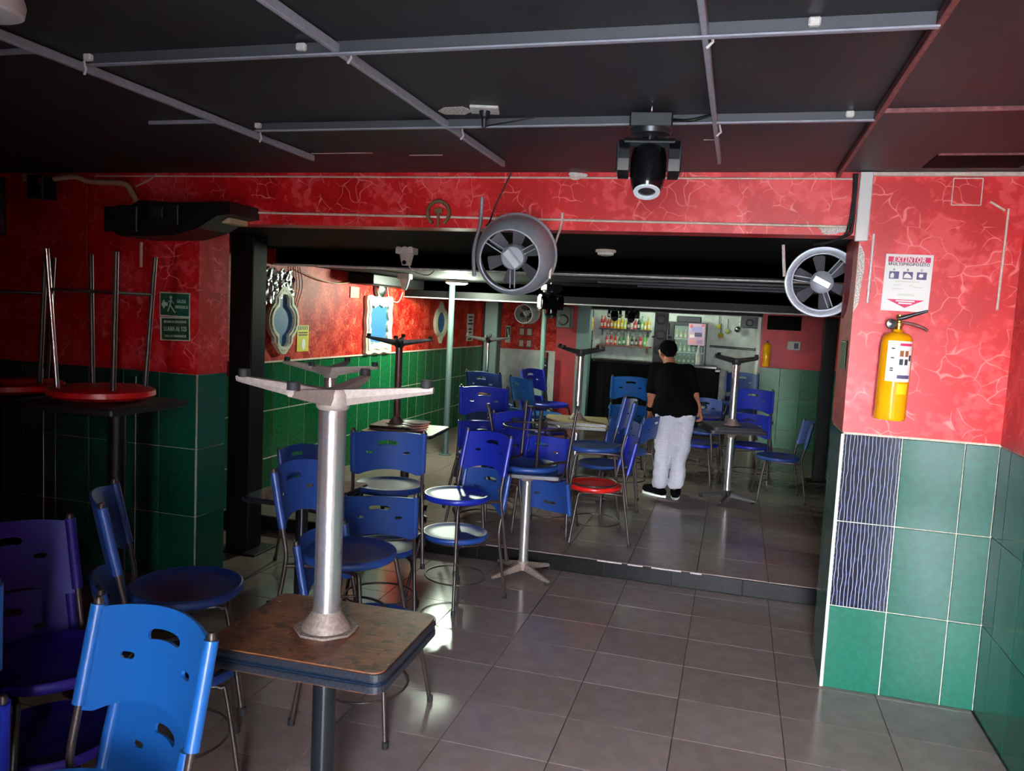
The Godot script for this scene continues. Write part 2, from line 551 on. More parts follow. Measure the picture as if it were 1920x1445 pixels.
# ------------------------------------------------------------------ tubular axial fan in a drum; it blows along +z
func drum_fan(label: String, at: Vector3, turn: Vector3, r: float, depth: float, drum: Material, blade: Material, front := 0.875, bell := false) -> Node3D:
	var t := thing("drum_fan", label, "fan", at)
	t.rotation = turn
	var q := Transform3D(Basis(Vector3.RIGHT, PI / 2), Vector3.ZERO)
	var hd := depth * 0.5
	var prof := [Vector2(r * 0.97, -hd), Vector2(r * 1.05, -hd), Vector2(r * 1.06, -hd + 0.012), Vector2(r * 1.01, -hd + 0.02), Vector2(r, -hd * 0.1), Vector2(r * lerpf(front, 1.0, 0.8), hd * 0.3), Vector2(r * lerpf(front, 1.0, 0.35), hd - 0.02), Vector2(r * front, hd), Vector2(r * (front - 0.015), hd - 0.006), Vector2(r * lerpf(front, 1.0, 0.2), hd - 0.03), Vector2(r * 0.95, -hd * 0.1), Vector2(r * 0.97, -hd)]
	if bell:
		prof = [Vector2(r * 0.93, -hd), Vector2(r * 0.96, -hd), Vector2(r * 0.97, hd - 0.05), Vector2(r, hd - 0.025), Vector2(r, hd - 0.01), Vector2(r * 0.975, hd), Vector2(r * 0.93, hd), Vector2(r * (front + 0.02), hd - 0.012), Vector2(r * front, hd - 0.035), Vector2(r * front, -hd), Vector2(r * 0.93, -hd)]
	obj("drum", Shape.new().lathe(prof, 48, q), drum, t)
	var ring := []
	for i in 40:
		ring.append(Vector3(cos(TAU * i / 40) * r * front, sin(TAU * i / 40) * r * front, hd - (0.012 if bell else 0.0)))
	obj("front_rim", Shape.new().tube(ring, 0.006, 8, true), drum, t)
	var mo := obj("motor", Shape.new().lathe([Vector2(0, -hd * 0.6), Vector2(r * 0.3, -hd * 0.6), Vector2(r * 0.32, -hd * 0.5), Vector2(r * 0.32, hd * 0.2), Vector2(r * 0.28, hd * 0.3), Vector2(0, hd * 0.32)], 24, q), M.fan_grey, t)
	obj("junction_box", Shape.new().box(Vector3(0, 0, hd * 0.45), Vector3(r * 0.2, r * 0.5, hd * 0.35), 0.004, Basis(Vector3.BACK, 0.7)), M.fan_light, mo)
	for k in 6:
		var a := TAU * k / 6 + 0.3
		var bs := Basis(Vector3.BACK, a)
		var pl := func(u: float, v: float) -> Vector3:
			var tw := lerpf(0.75, 0.42, (u - 0.3) / 0.5)
			return bs * Vector3(u * r, v * r * cos(tw), v * r * sin(tw) - hd * 0.25)
		var ins := func(u: float, v: float) -> float:
			return minf(minf(u - 0.3, minf(0.82, front - 0.04) - u), 0.14 + 0.12 * (u - 0.3) - absf(v))
		obj("blade", Shape.new().plate(ins, 0.28, 0.84, 8, -0.26, 0.26, 7, pl, 0.003), blade, t)
	for k in 3:
		var a := TAU * k / 3 + 0.5
		for o in [-0.012, 0.012]:
			var sd: Vector3 = Vector3(-sin(a), cos(a), 0) * o
			obj("strut", Shape.new().tube([Vector3(cos(a), sin(a), 0) * r * 0.3 + Vector3(0, 0, hd * 0.2) + sd, Vector3(cos(a), sin(a), 0) * r * minf(0.9, front + 0.02) + Vector3(0, 0, hd * 0.2) + sd], 0.0035, 6), drum, t)
	return t

# ------------------------------------------------------------------ moving-head stage light hanging from the ceiling
func moving_head(label: String, at: Vector3, turn: float, s: float, tilt: float, ring_lit: bool, group := "") -> Node3D:
	var t := thing("moving_head_light", label, "stage light", at, turn, group)
	var base := obj("base_box", Shape.new().box(Vector3(0, -0.032, 0) * s, Vector3(0.165, 0.06, 0.13) * s, 0.006 * s), M.black_shell, t)
	obj("base_skirt", Shape.new().lathe([Vector2(0.085, -0.062), Vector2(0.08, -0.08), Vector2(0.05, -0.09), Vector2(0, -0.09)], 24, Transform3D(Basis.IDENTITY.scaled(Vector3.ONE * s), Vector3.ZERO)), M.black_shell, base)
	obj("mounting_bolt", Shape.new().lathe([Vector2(0, 0.03), Vector2(0.01, 0.03), Vector2(0.01, -0.004), Vector2(0, -0.004)], 10, Transform3D(Basis.IDENTITY.scaled(Vector3.ONE * s), Vector3.ZERO)), M.dull_chrome, base)
	var yoke := obj("yoke", Shape.new().lathe([Vector2(0, -0.086), Vector2(0.03, -0.086), Vector2(0.032, -0.105), Vector2(0, -0.105)], 16, Transform3D(Basis.IDENTITY.scaled(Vector3.ONE * s), Vector3.ZERO)), M.black_gloss, t)
	var bar := Shape.new()
	bar.box(Vector3(0, -0.112, 0) * s, Vector3(0.22, 0.034, 0.075) * s, 0.014 * s)
	obj("yoke_bar", bar, M.black_shell, yoke)
	for k in [-1.0, 1.0]:
		var p := PackedVector2Array([Vector2(0.0, -0.10), Vector2(0.03, -0.105), Vector2(0.05, -0.14), Vector2(0.055, -0.18), Vector2(0.052, -0.225), Vector2(0.03, -0.245), Vector2(-0.03, -0.245), Vector2(-0.052, -0.225), Vector2(-0.055, -0.18), Vector2(-0.05, -0.14), Vector2(-0.03, -0.105)])
		for i in p.size():
			p[i] *= s
		var xf := Transform3D(Basis(Vector3(0, 0, 1), Vector3.UP, Vector3(-1, 0, 0)), Vector3(0.118 * s if k > 0 else -0.076 * s, 0, 0))
		var ya := obj("yoke_arm", Shape.new().prism(p, 0.042 * s, xf), M.black_gloss, yoke)
		obj("arm_cover", Shape.new().box(Vector3(k * 0.12, -0.175, 0) * s, Vector3(0.012, 0.11, 0.085) * s, 0.005 * s), M.black_shell, ya)
	var head := Transform3D(Basis(Vector3.RIGHT, tilt).scaled(Vector3.ONE * s), Vector3(0, -0.19, 0) * s)
	var hd := obj("lamp_head", Shape.new().lathe([Vector2(0, 0.085), Vector2(0.04, 0.082), Vector2(0.064, 0.06), Vector2(0.07, 0.02), Vector2(0.069, -0.06), Vector2(0.062, -0.1), Vector2(0.052, -0.125), Vector2(0.048, -0.128)], 28, head), M.black_gloss, t)
	obj("halo_ring", Shape.new().lathe([Vector2(0.052, -0.127), Vector2(0.05, -0.133), Vector2(0.036, -0.133), Vector2(0.034, -0.122)], 28, head), M.white_ring if ring_lit else M.black_shell, hd)
	obj("lens", Shape.new().lathe([Vector2(0.036, -0.124), Vector2(0.02, -0.130), Vector2(0, -0.132)], 24, head), M.lens_glass, hd)
	return t

func make_materials():
	M.red_wall = triplanar(vein_image(rgb(205, 22, 26), rgb(186, 12, 18), rgb(222, 74, 76), rgb(232, 140, 130), 21.0, 11, 900), 1.9, 0.42)
	M.red_sponge = triplanar(vein_image(rgb(196, 36, 22), rgb(160, 16, 14), rgb(212, 80, 58), rgb(230, 130, 100), 22.0, 41, 768, 2600.0), 1.6, 0.52)
	M.red_flat = mottled(rgb(172, 12, 18), rgb(192, 20, 26), 0.9, 0.5, 5)
	M.black_ceiling = mottled(rgb(33, 31, 34), rgb(44, 42, 45), 1.7, 0.55, 6)
	M.black_paint = mottled(rgb(8, 8, 9), rgb(17, 16, 16), 0.8, 0.75, 7, 0.02)
	M.black_paint.metallic_specular = 0.2
	M.black_steel = plain(rgb(7, 7, 8), 0.5, 0.0, 0.3)
	M.grout = mottled(rgb(176, 168, 146), rgb(204, 198, 178), 0.3, 0.85, 8, 0.03)
	M.floor_grout = mottled(rgb(38, 32, 30), rgb(56, 48, 44), 0.5, 0.8, 9, 0.03)
	M.green = []
	for i in 3:
		M.green.append(mottled(rgb(9 + 3 * i, 72 + 5 * i, 54 + 4 * i), rgb(12 + 3 * i, 79 + 5 * i, 60 + 4 * i), 0.35, 0.16 + 0.02 * i, 20 + i, 0.03))
	M.leaf_green = []
	for i in 3:
		M.leaf_green.append(mottled(rgb(10 + 3 * i, 74 + 6 * i, 40 + 3 * i), rgb(16 + 3 * i, 92 + 6 * i, 52 + 3 * i), 0.35, 0.26, 30 + i, 0.03))
		M.leaf_green[i].metallic_specular = 0.3
	M.red_sponge.metallic_specular = 0.25
	M.floor_tile = []
	for i in 4:
		var a: int = [126, 131, 122, 128][i]
		var f := mottled(rgb(a, a - 17, a - 24), rgb(a + 7, a - 10, a - 17), 0.55, 0.17, 50 + i, 0.015)
		M.floor_tile.append(f)
	M.black_tile = mottled(rgb(9, 8, 8), rgb(18, 14, 13), 0.5, 0.42, 60, 0.03)
	M.black_tile.metallic_specular = 0.25
	M.white_trim = mottled(rgb(214, 212, 204), rgb(236, 234, 228), 0.2, 0.5, 61, 0.03)
	M.cream_strip = mottled(rgb(206, 186, 168), rgb(226, 210, 194), 0.3, 0.6, 62, 0.03)
	M.old_plaster = mottled(rgb(150, 140, 130), rgb(226, 218, 206), 0.12, 0.85, 63, 0.05)
	M.white_wall = mottled(rgb(196, 204, 194), rgb(214, 220, 210), 0.9, 0.6, 64, 0.02)
	M.flange = mottled(rgb(168, 160, 156), rgb(196, 190, 186), 0.4, 0.45, 65, 0.03)
	M.conduit = mottled(rgb(138, 138, 145), rgb(146, 146, 153), 0.3, 0.5, 66, 0.03)
	M.bar_grey = plain(rgb(66, 66, 70), 0.6)
	M.maroon_conduit = mottled(rgb(96, 46, 46), rgb(128, 70, 68), 0.3, 0.5, 67, 0.03)
	M.concrete = mottled(rgb(150, 148, 142), rgb(170, 168, 162), 2.5, 0.9, 68, 0.02)
	# furniture
	M.sky_blue = plain(rgb(20, 78, 140), 0.34)
	M.navy_blue = plain(rgb(26, 56, 116), 0.42)
	M.royal_blue = plain(rgb(20, 34, 138), 0.38)
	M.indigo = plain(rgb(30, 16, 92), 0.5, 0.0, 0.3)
	M.red_plastic = plain(rgb(190, 24, 22), 0.3)
	M.red_vinyl = plain(rgb(176, 14, 18), 0.38)
	M.rubber = plain(rgb(22, 21, 22), 0.7)
	M.brown_frame = mottled(rgb(34, 27, 25), rgb(70, 52, 44), 0.08, 0.38, 70, 0.04, 0.2, 4, false)
	M.dull_chrome = plain(rgb(190, 190, 192), 0.22, 1.0)
	M.steel = mottled(rgb(212, 206, 204), rgb(220, 215, 212), 0.2, 0.27, 71, 0.03, 0.9, 4, false)
	M.cast_alu = mottled(rgb(150, 135, 127), rgb(166, 151, 142), 0.15, 0.5, 72, 0.03, 0.35, 4, false)
	M.dark_cast = mottled(rgb(30, 28, 28), rgb(52, 48, 46), 0.15, 0.45, 73, 0.03, 0.2, 4, false)
	M.brown_cast = mottled(rgb(110, 94, 84), rgb(146, 128, 116), 0.12, 0.55, 74, 0.03, 0.3, 4, false)
	M.black_post = plain(rgb(28, 30, 33), 0.25, 0.3)
	M.maroon_post = plain(rgb(92, 52, 46), 0.35, 0.2)
	M.black_edge = mottled(rgb(18, 19, 24), rgb(40, 42, 50), 0.1, 0.35, 75, 0.04, 0.0, 4, false)
	M.dark_top = plain(rgb(20, 30, 44), 0.12)
	M.grey_top = mottled(rgb(66, 60, 56), rgb(88, 80, 74), 0.3, 0.4, 76, 0.03, 0.0, 4, false)
	M.raw_board = triplanar(board_image(), 0.62, 0.5)
	M.raw_board.uv1_world_triplanar = false
	M.beige_board = mottled(rgb(150, 132, 92), rgb(176, 158, 116), 0.3, 0.5, 77, 0.03, 0.0, 4, false)
	# fittings
	M.fan_silver = mottled(rgb(148, 152, 158), rgb(164, 168, 173), 0.3, 0.42, 80, 0.03, 0.35, 4, false)
	M.fan_grey = plain(rgb(132, 134, 140), 0.45, 0.3)
	M.fan_light = plain(rgb(182, 186, 190), 0.4, 0.2)
	M.fan_blade = plain(rgb(92, 90, 96), 0.4, 0.3)
	M.fan_dark = plain(rgb(40, 38, 40), 0.5)
	M.black_shell = plain(rgb(24, 27, 30), 0.35)
	M.black_gloss = plain(rgb(12, 12, 14), 0.18)
	M.white_ring = plain(rgb(226, 236, 240), 0.3)
	M.lens_glass = plain(rgb(36, 34, 38), 0.08)
	M.speaker_black = mottled(rgb(11, 11, 12), rgb(22, 22, 23), 0.1, 0.4, 81, 0.03)
	M.white_plastic = plain(rgb(226, 226, 220), 0.4)
	M.beige_plastic = plain(rgb(204, 186, 172), 0.45)
	M.paper = plain(rgb(240, 240, 232), 0.6)
	M.sign_green = plain(rgb(10, 82, 56), 0.5)
	M.sign_olive = plain(rgb(34, 72, 44), 0.55)
	M.pale_print = plain(rgb(196, 206, 186), 0.6)
	M.magenta = plain(rgb(206, 40, 86), 0.6)
	M.ink = plain(rgb(52, 50, 66), 0.6)
	M.violet_ink = plain(rgb(84, 76, 112), 0.6)
	M.yellow_paint = plain(rgb(236, 164, 10), 0.16)
	M.yellow_paper = plain(rgb(216, 204, 20), 0.5)
	M.brass = plain(rgb(196, 150, 70), 0.3, 0.9)
	M.cable_beige = plain(rgb(196, 166, 128), 0.6)
	M.cable_black = plain(rgb(14, 14, 14), 0.5)
	M.rust = mottled(rgb(84, 72, 46), rgb(128, 96, 66), 0.05, 0.8, 82, 0.05)
	M.frame_cream = mottled(rgb(190, 184, 156), rgb(214, 210, 186), 0.15, 0.55, 83, 0.04)
	M.mirror_blue = mottled(rgb(30, 84, 132), rgb(54, 112, 158), 0.06, 0.6, 84, 0.06)
	M.foil = plain(rgb(214, 216, 214), 0.22, 1.0)
	M.column_grey = plain(rgb(74, 92, 90), 0.4)
	M.teal_panel = plain(rgb(110, 142, 134), 0.45)
	M.dark_wood = mottled(rgb(14, 11, 10), rgb(26, 20, 17), 0.4, 0.6, 85, 0.03)
	M.shelf_wood = plain(rgb(120, 72, 52), 0.5)
	M.orange_wood = plain(rgb(150, 82, 34), 0.45)
	var g := plain(Color(0.75, 0.85, 0.8, 0.18), 0.03)
	g.transparency = BaseMaterial3D.TRANSPARENCY_ALPHA
	M.pane = g
	M.navy_stripe = stripe_material()

func board_image() -> Image:
	# raw board: brown with rubbed pale scratches and dark stains
	var n := 512
	var img := Image.create(n, n, false, Image.FORMAT_RGB8)
	var a := noise(90, 4.0 / n, 5)
	var b := noise(91, 26.0 / n, 3)
	var s := noise(92, 8.0 / n, 3)
	for y in n:
		for x in n:
			var v := a.get_noise_2d(x, y)
			var c := rgb(112, 64, 34).lerp(rgb(84, 46, 26), clampf(0.5 + v * 1.4, 0, 1))
			c = c.lerp(rgb(138, 88, 52), clampf(b.get_noise_2d(x * 0.4, y * 1.6) * 1.3, 0, 0.5))
			c = c.lerp(rgb(44, 24, 18), clampf((s.get_noise_2d(x, y) - 0.28) * 4.0, 0, 0.7))
			img.set_pixel(x, y, c)
	var r := RandomNumberGenerator.new()
	r.seed = 4
	for i in 26:
		var x0 := r.randi_range(4, n - 30)
		var y0 := r.randi_range(4, n - 12)
		img.fill_rect(Rect2i(x0, y0, r.randi_range(2, 10), r.randi_range(1, 4)), rgb(190, 160, 124))
	return img

func stripe_material() -> StandardMaterial3D:
	# a printed tile: slightly wavering pale lines on navy
	var w := 256
	var h := 400
	var img := Image.create(w, h, false, Image.FORMAT_RGB8)
	var nb := noise(95, 0.02, 3)
	var nw := noise(96, 0.012, 2)
	for y in h:
		for x in w:
			var k := nb.get_noise_2d(x, y)
			var c := rgb(22, 24, 48).lerp(rgb(12, 12, 26), clampf(0.5 + k * 1.5, 0, 1))
			var line := int(floor(x / 17.0))
			var cx := line * 17.0 + 8.0 + nw.get_noise_2d(line * 60.0, y * 0.7) * 5.0
			var d := absf(x - cx)
			if d < 2.0:
				c = c.lerp(rgb(176, 178, 192), clampf(2.0 - d, 0, 1) * 0.85)
			img.set_pixel(x, y, c)
	img.generate_mipmaps()
	var m := plain(Color.WHITE, 0.15)
	m.albedo_texture = ImageTexture.create_from_image(img)
	return m

# lay tiles over a rectangle: o corner, u and v unit directions, n outward; skip() may pick the material
var tile_meshes := {}
func tiles(parent: Node, o: Vector3, u: Vector3, v: Vector3, n: Vector3, us: Array, vs: Array, mats: Array, gap := 0.004, thick := 0.008, called := "tile", special = null):
	for i in us.size() - 1:
		for j in vs.size() - 1:
			var w: float = us[i + 1] - us[i] - gap
			var h: float = vs[j + 1] - vs[j] - gap
			var key := "%.3f %.3f %s %s %.3f" % [w, h, u, v, thick]
			if not tile_meshes.has(key):
				var s := Shape.new()
				s.box(Vector3.ZERO, Vector3(w, h, thick), 0.0008 if n.y > 0.5 else 0.0022, Basis(u, v, n))
				tile_meshes[key] = s.done()
			var m: Material = mats[rng.randi() % mats.size()]
			if special != null:
				var sm = special.call(i, j)
				if sm != null:
					m = sm
			var t := obj(called, tile_meshes[key], m, parent)
			t.position = o + u * (us[i] + us[i + 1]) * 0.5 + v * (vs[j] + vs[j + 1]) * 0.5 + n * (thick * 0.5 + rng.randf() * 0.0008)

func steps(a: float, b: float, d: float, first := 0.0) -> Array:
	# joints from a to b every d; first is where the first inner joint lies
	var o := [a]
	var x := a + (first if first > 0.0 else d)
	while x < b - 0.03:
		o.append(x)
		x += d
	o.append(b)
	return o

const CEIL := 2.64
const SOFFIT := 2.333
const RISE := 0.118

func build_shell():
	var fz := -5.57
	# ---- floors
	var f := structure("floor")
	obj("screed", Shape.new().span(Vector3(-5.3, -0.12, 0.6), Vector3(1.4, -0.008, fz - 0.02)), M.floor_grout, f)
	obj("raised_screed", Shape.new().span(Vector3(-5.3, -0.12, fz - 0.012), Vector3(1.4, RISE - 0.008, -15.0)), M.floor_grout, f)
	tiles(f, Vector3(0, -0.008, 0), Vector3.RIGHT, Vector3(0, 0, -1), Vector3.UP, steps(-5.2, 1.255, 0.482, 0.228), steps(1.53, 5.568, 0.39), M.floor_tile, 0.005, 0.008, "floor_tile")
	obj("entrance_floor", Shape.new().span(Vector3(-5.2, -0.008, 0.5), Vector3(1.255, -0.0005, -1.528)), M.floor_tile[0], f)
	tiles(f, Vector3(0, RISE - 0.008, 0), Vector3.RIGHT, Vector3(0, 0, -1), Vector3.UP, steps(-4.0, 1.24, 0.482, 0.47), steps(5.575, 9.48, 0.434), M.floor_tile, 0.005, 0.008, "floor_tile")
	obj("rear_floor", Shape.new().span(Vector3(-4.0, RISE - 0.008, -9.485), Vector3(1.3, RISE - 0.0005, -14.9)), M.floor_tile[1], f)
	var st := structure("trim_1")
	tiles(st, Vector3(0, 0, fz), Vector3.RIGHT, Vector3.UP, Vector3(0, 0, 1), steps(-4.0, 1.25, 0.482, 0.3), [0.001, RISE - 0.002], [M.black_tile], 0.004, 0.01, "riser_tile")
	for a in [[-0.86, -0.68], [-0.64, -0.53], [-0.47, -0.26], [-0.2, -0.12]]:
		obj("chipped_edge", Shape.new().box(Vector3((a[0] + a[1]) * 0.5, RISE - 0.004, fz + 0.006), Vector3(a[1] - a[0], 0.008, 0.016), 0.003), M.old_plaster, st)
	# ---- ceilings
	var c := structure("ceiling")
	obj("board", Shape.new().span(Vector3(-5.4, CEIL, 0.6), Vector3(1.45, CEIL + 0.15, -4.42)), M.black_ceiling, c)
	obj("soffit", Shape.new().span(Vector3(-4.2, SOFFIT, -4.47), Vector3(1.45, SOFFIT + 0.2, -6.25)), M.black_paint, c)
	obj("mid_board", Shape.new().span(Vector3(-4.2, 2.22, -6.25), Vector3(1.45, 2.4, -9.1)), M.black_paint, c)
	obj("rear_board", Shape.new().span(Vector3(-4.2, 2.1, -9.1), Vector3(1.45, 2.3, -12.5)), M.black_paint, c)
	obj("bar_board", Shape.new().span(Vector3(-4.2, 2.5, -12.5), Vector3(1.45, 2.6, -15.0)), M.black_paint, c)
	# ---- right wall with its pier
	var w := structure("wall_right")
	obj("plaster", Shape.new().span(Vector3(1.262, 1.34, 0.6), Vector3(1.42, CEIL, -4.76)), M.red_wall, w)
	obj("backing", Shape.new().span(Vector3(1.268, 0, 0.6), Vector3(1.42, 1.34, -4.76)), M.grout, w)
	tiles(w, Vector3(1.268, 0, 0), Vector3(0, 0, -1), Vector3.UP, Vector3(-1, 0, 0), steps(0.99, 4.29, 0.285), [0.0, 0.445, 0.89, 1.336], M.green)
	var p := structure("wall_pier")
	obj("plaster", Shape.new().span(Vector3(0.547, 1.345, -4.292), Vector3(1.262, CEIL, -4.76)), M.red_wall, p)
	obj("backing", Shape.new().span(Vector3(0.553, 0, -4.298), Vector3(1.268, 1.345, -4.752)), M.grout, p)
	var stripes := func(i: int, j: int):
		return M.navy_stripe if i == 0 and j > 0 else null
	tiles(p, Vector3(0.557, 0, -4.298), Vector3.RIGHT, Vector3.UP, Vector3(0, 0, 1), [0.0, 0.272, 0.553, 0.703], [0.0, 0.44, 0.885, 1.336], M.green, 0.005, 0.008, "tile", stripes)
	tiles(p, Vector3(0.553, 0, -4.3), Vector3(0, 0, -1), Vector3.UP, Vector3(-1, 0, 0), [0.004, 0.28, 0.455], [0.0, 0.44, 0.885, 1.336], M.green)
	obj("corner_trim", Shape.new().box(Vector3(0.549, 0.668, -4.294), Vector3(0.012, 1.336, 0.014), 0.004), M.white_trim, p)
	# ---- right wall of the rear room
	var wr := structure("wall_rear_right")
	obj("plaster", Shape.new().span(Vector3(1.25, 1.34, -4.76), Vector3(1.42, SOFFIT, -12.4)), M.red_flat, wr)
	obj("backing", Shape.new().span(Vector3(1.258, 0, -4.76), Vector3(1.42, 1.34, -12.4)), M.grout, wr)
	tiles(wr, Vector3(1.258, RISE, 0), Vector3(0, 0, -1), Vector3.UP, Vector3(-1, 0, 0), steps(5.6, 12.0, 0.285), [0.0, 0.33, 0.775, 1.222], M.leaf_green)
	# ---- lintel beam
	var l := structure("wall_lintel")
	obj("plaster", Shape.new().span(Vector3(-3.32, SOFFIT - 0.004, -4.296), Vector3(0.56, CEIL, -4.47)), M.red_wall, l)
	# ---- left pier in the plane of the lintel
	var lp := structure("wall_left_pier")
	obj("plaster", Shape.new().span(Vector3(-5.3, 1.37, -4.297), Vector3(-3.3, CEIL, -4.6)), M.red_wall, lp)
	obj("backing", Shape.new().span(Vector3(-5.3, 0, -4.303), Vector3(-3.306, 1.37, -4.594)), M.grout, lp)
	tiles(lp, Vector3(0, 0, -4.303), Vector3.RIGHT, Vector3.UP, Vector3(0, 0, 1), steps(-5.2, -3.31, 0.28, 0.21), [0.0, 0.44, 0.885, 1.37], M.green)
	for x in [-4.53, -3.77]:
		obj("metal_trim", Shape.new().box(Vector3(x, 0.68, -4.292), Vector3(0.008, 1.3, 0.008), 0.002), M.dull_chrome, lp)
	tiles(lp, Vector3(-3.306, 0, 0), Vector3(0, 0, -1), Vector3.UP, Vector3(1, 0, 0), [4.305, 4.592], [0.0, 0.44, 0.885, 1.37], M.green)
	# ---- long left wall of the rear room
	var wl := structure("wall_left")
	obj("plaster", Shape.new().span(Vector3(-4.2, 1.325, -4.6), Vector3(-4.0, SOFFIT, -12.62)), M.red_sponge, wl)
	obj("backing", Shape.new().span(Vector3(-4.2, 0, -4.6), Vector3(-4.008, 1.325, -12.62)), M.grout, wl)
	tiles(wl, Vector3(-4.008, 0, 0), Vector3(0, 0, -1), Vector3.UP, Vector3(1, 0, 0), steps(4.6, 5.56, 0.28, 0.25), [0.0, 0.46, 0.89, 1.325], M.leaf_green, 0.01, 0.003)
	tiles(wl, Vector3(-4.008, 0, 0), Vector3(0, 0, -1), Vector3.UP, Vector3(1, 0, 0), steps(5.565, 12.6, 0.28, 0.13), [RISE, 0.46, 0.89, 1.325], M.leaf_green, 0.01, 0.003)
	obj("tile_cap", Shape.new().span(Vector3(-4.005, 1.32, -4.62), Vector3(-3.99, 1.336, -12.6)), M.cream_strip, wl)
	# ---- front room: left wall and the wall with the street door behind the camera
	var wf := structure("wall_front_left")
	obj("plaster", Shape.new().span(Vector3(-5.4, 0, 0.6), Vector3(-5.2, CEIL, -4.6)), M.red_flat, wf)
	var ws := structure("wall_street")
	obj("masonry", Shape.new().span(Vector3(-5.4, 0, 0.45), Vector3(DOOR_L - 0.04, CEIL + 0.1, DOOR_Z)), M.red_flat, ws)
	obj("masonry", Shape.new().span(Vector3(DOOR_L - 0.04, DOOR_H + 0.04, 0.45), Vector3(1.42, CEIL + 0.1, DOOR_Z)), M.red_flat, ws)
	obj("masonry", Shape.new().span(Vector3(DOOR_R + 0.04, 0, 0.45), Vector3(1.42, DOOR_H + 0.04, DOOR_Z)), M.red_flat, ws)
	# black steel lining of the doorway
	for q in [[Vector3(DOOR_L - 0.04, 0, 0.44), Vector3(DOOR_L, DOOR_H + 0.04, DOOR_Z + 0.01)], [Vector3(DOOR_R, 0, 0.44), Vector3(DOOR_R + 0.04, DOOR_H + 0.04, DOOR_Z + 0.01)], [Vector3(DOOR_L, DOOR_H, 0.44), Vector3(DOOR_R, DOOR_H + 0.04, DOOR_Z + 0.01)]]:
		obj("door_lining", Shape.new().span(q[0], q[1]), M.black_steel, ws)
	var pv := structure("pavement")
	obj("concrete", Shape.new().span(Vector3(-14, -0.14, 0.6), Vector3(14, -0.02, 18)), M.concrete, pv)
	# ---- end walls
	var e1 := structure("wall_back_left")
	obj("plaster", Shape.new().span(Vector3(-4.2, 1.30, -12.6), Vector3(-2.6, 2.4, -12.75)), M.red_sponge, e1)
	obj("white_dado", Shape.new().span(Vector3(-4.2, 0, -12.595), Vector3(-2.6, 1.30, -12.75)), M.white_wall, e1)
	var e2 := structure("wall_back_bar")
	obj("plaster", Shape.new().span(Vector3(-3.1, 0, -14.2), Vector3(1.42, 2.5, -14.35)), M.white_wall, e2)
	obj("side_left", Shape.new().span(Vector3(-3.15, 0, -12.7), Vector3(-3.0, 2.5, -14.3)), M.teal_panel, e2)
	var e3 := structure("wall_back_right")
	obj("plaster", Shape.new().span(Vector3(0.34, 1.28, -12.0), Vector3(1.42, 2.2, -12.2)), M.red_flat, e3)
	obj("backing", Shape.new().span(Vector3(0.34, 0, -12.006), Vector3(1.42, 1.28, -12.2)), M.grout, e3)
	tiles(e3, Vector3(0, 0, -12.006), Vector3.RIGHT, Vector3.UP, Vector3(0, 0, 1), steps(0.345, 1.245, 0.285), [RISE, 0.39, 0.835, 1.28], M.leaf_green)
	# ---- the building round it all
	var ob := structure("wall_outer")
	for q in [[Vector3(-5.6, -0.14, 0.6), Vector3(-5.4, 2.95, -15.2)], [Vector3(1.42, -0.14, 0.65), Vector3(1.6, 2.95, -15.2)], [Vector3(-5.6, -0.14, -15.0), Vector3(1.6, 2.95, -15.2)], [Vector3(-5.6, 2.8, 0.65), Vector3(1.6, 2.95, -15.2)]]:
		obj("masonry", Shape.new().span(q[0], q[1]), M.concrete, ob)
	# ---- steel beams across the rear room, with pale bottom flanges
	for b in [[-6.25, 2.19, 2.34, -4.0, 1.25], [-9.1, 2.005, 2.23, -4.0, 1.25], [-12.3, 2.0, 2.12, -3.1, 1.25]]:
		var bm := structure("trim_beam")
		obj("web", Shape.new().span(Vector3(b[3], b[1] + 0.012, b[0]), Vector3(b[4], b[2], b[0] - 0.03)), M.black_steel, bm)
		obj("flange", Shape.new().span(Vector3(b[3], b[1], b[0] + 0.05), Vector3(b[4], b[1] + 0.014, b[0] - 0.08), 0.003), M.flange, bm)

const DOOR_L := -0.3
const DOOR_R := 0.7
const DOOR_Z := 1.55
const DOOR_H := 2.35

func build_lamps():
	# round ceiling lamp in the rear room, lit
	var t := thing("ceiling_lamp", "lit round white ceiling lamp in the rear room", "lamp", Vector3(-3.1, 2.21, -8.5))
	obj("lamp_rim", Shape.new().lathe([Vector2(0, 0), Vector2(0.12, 0), Vector2(0.13, -0.012), Vector2(0.128, -0.03), Vector2(0.118, -0.034)], 32), M.white_plastic, t)
	obj("diffuser", Shape.new().lathe([Vector2(0.118, -0.034), Vector2(0.09, -0.046), Vector2(0, -0.05)], 32), glow(Color(0.95, 1.0, 0.93), 14.0), t)
	var l := OmniLight3D.new()
	l.name = "lamp_light"
	l.light_color = Color(0.93, 1.0, 0.9)
	l.light_energy = 4.4
	l.light_size = 0.11
	l.omni_range = 18.0
	l.omni_attenuation = 2.0
	l.shadow_enabled = true
	l.position = Vector3(0, -0.12, 0)
	t.add_child(l)
	# tube lamp over the bar, hidden from the door by the beams
	var b := thing("tube_lamp", "white tube lamp on the ceiling over the bar shelves", "lamp", Vector3(-1.2, 2.5, -13.0))
	obj("housing", Shape.new().box(Vector3(0, -0.02, 0), Vector3(1.3, 0.04, 0.09), 0.008), M.white_plastic, b)
	obj("tube", Shape.new().tube([Vector3(-0.6, -0.055, 0), Vector3(0.6, -0.055, 0)], 0.014, 12), glow(Color(0.95, 1.0, 0.95), 4.0), b)
	var l2 := OmniLight3D.new()
	l2.name = "tube_light"
	l2.light_color = Color(0.92, 1.0, 0.92)
	l2.light_energy = 1.2
	l2.light_size = 0.15
	l2.omni_range = 14.0
	l2.omni_attenuation = 2.0
	l2.shadow_enabled = true
	l2.position = Vector3(0, -0.22, 0)
	b.add_child(l2)

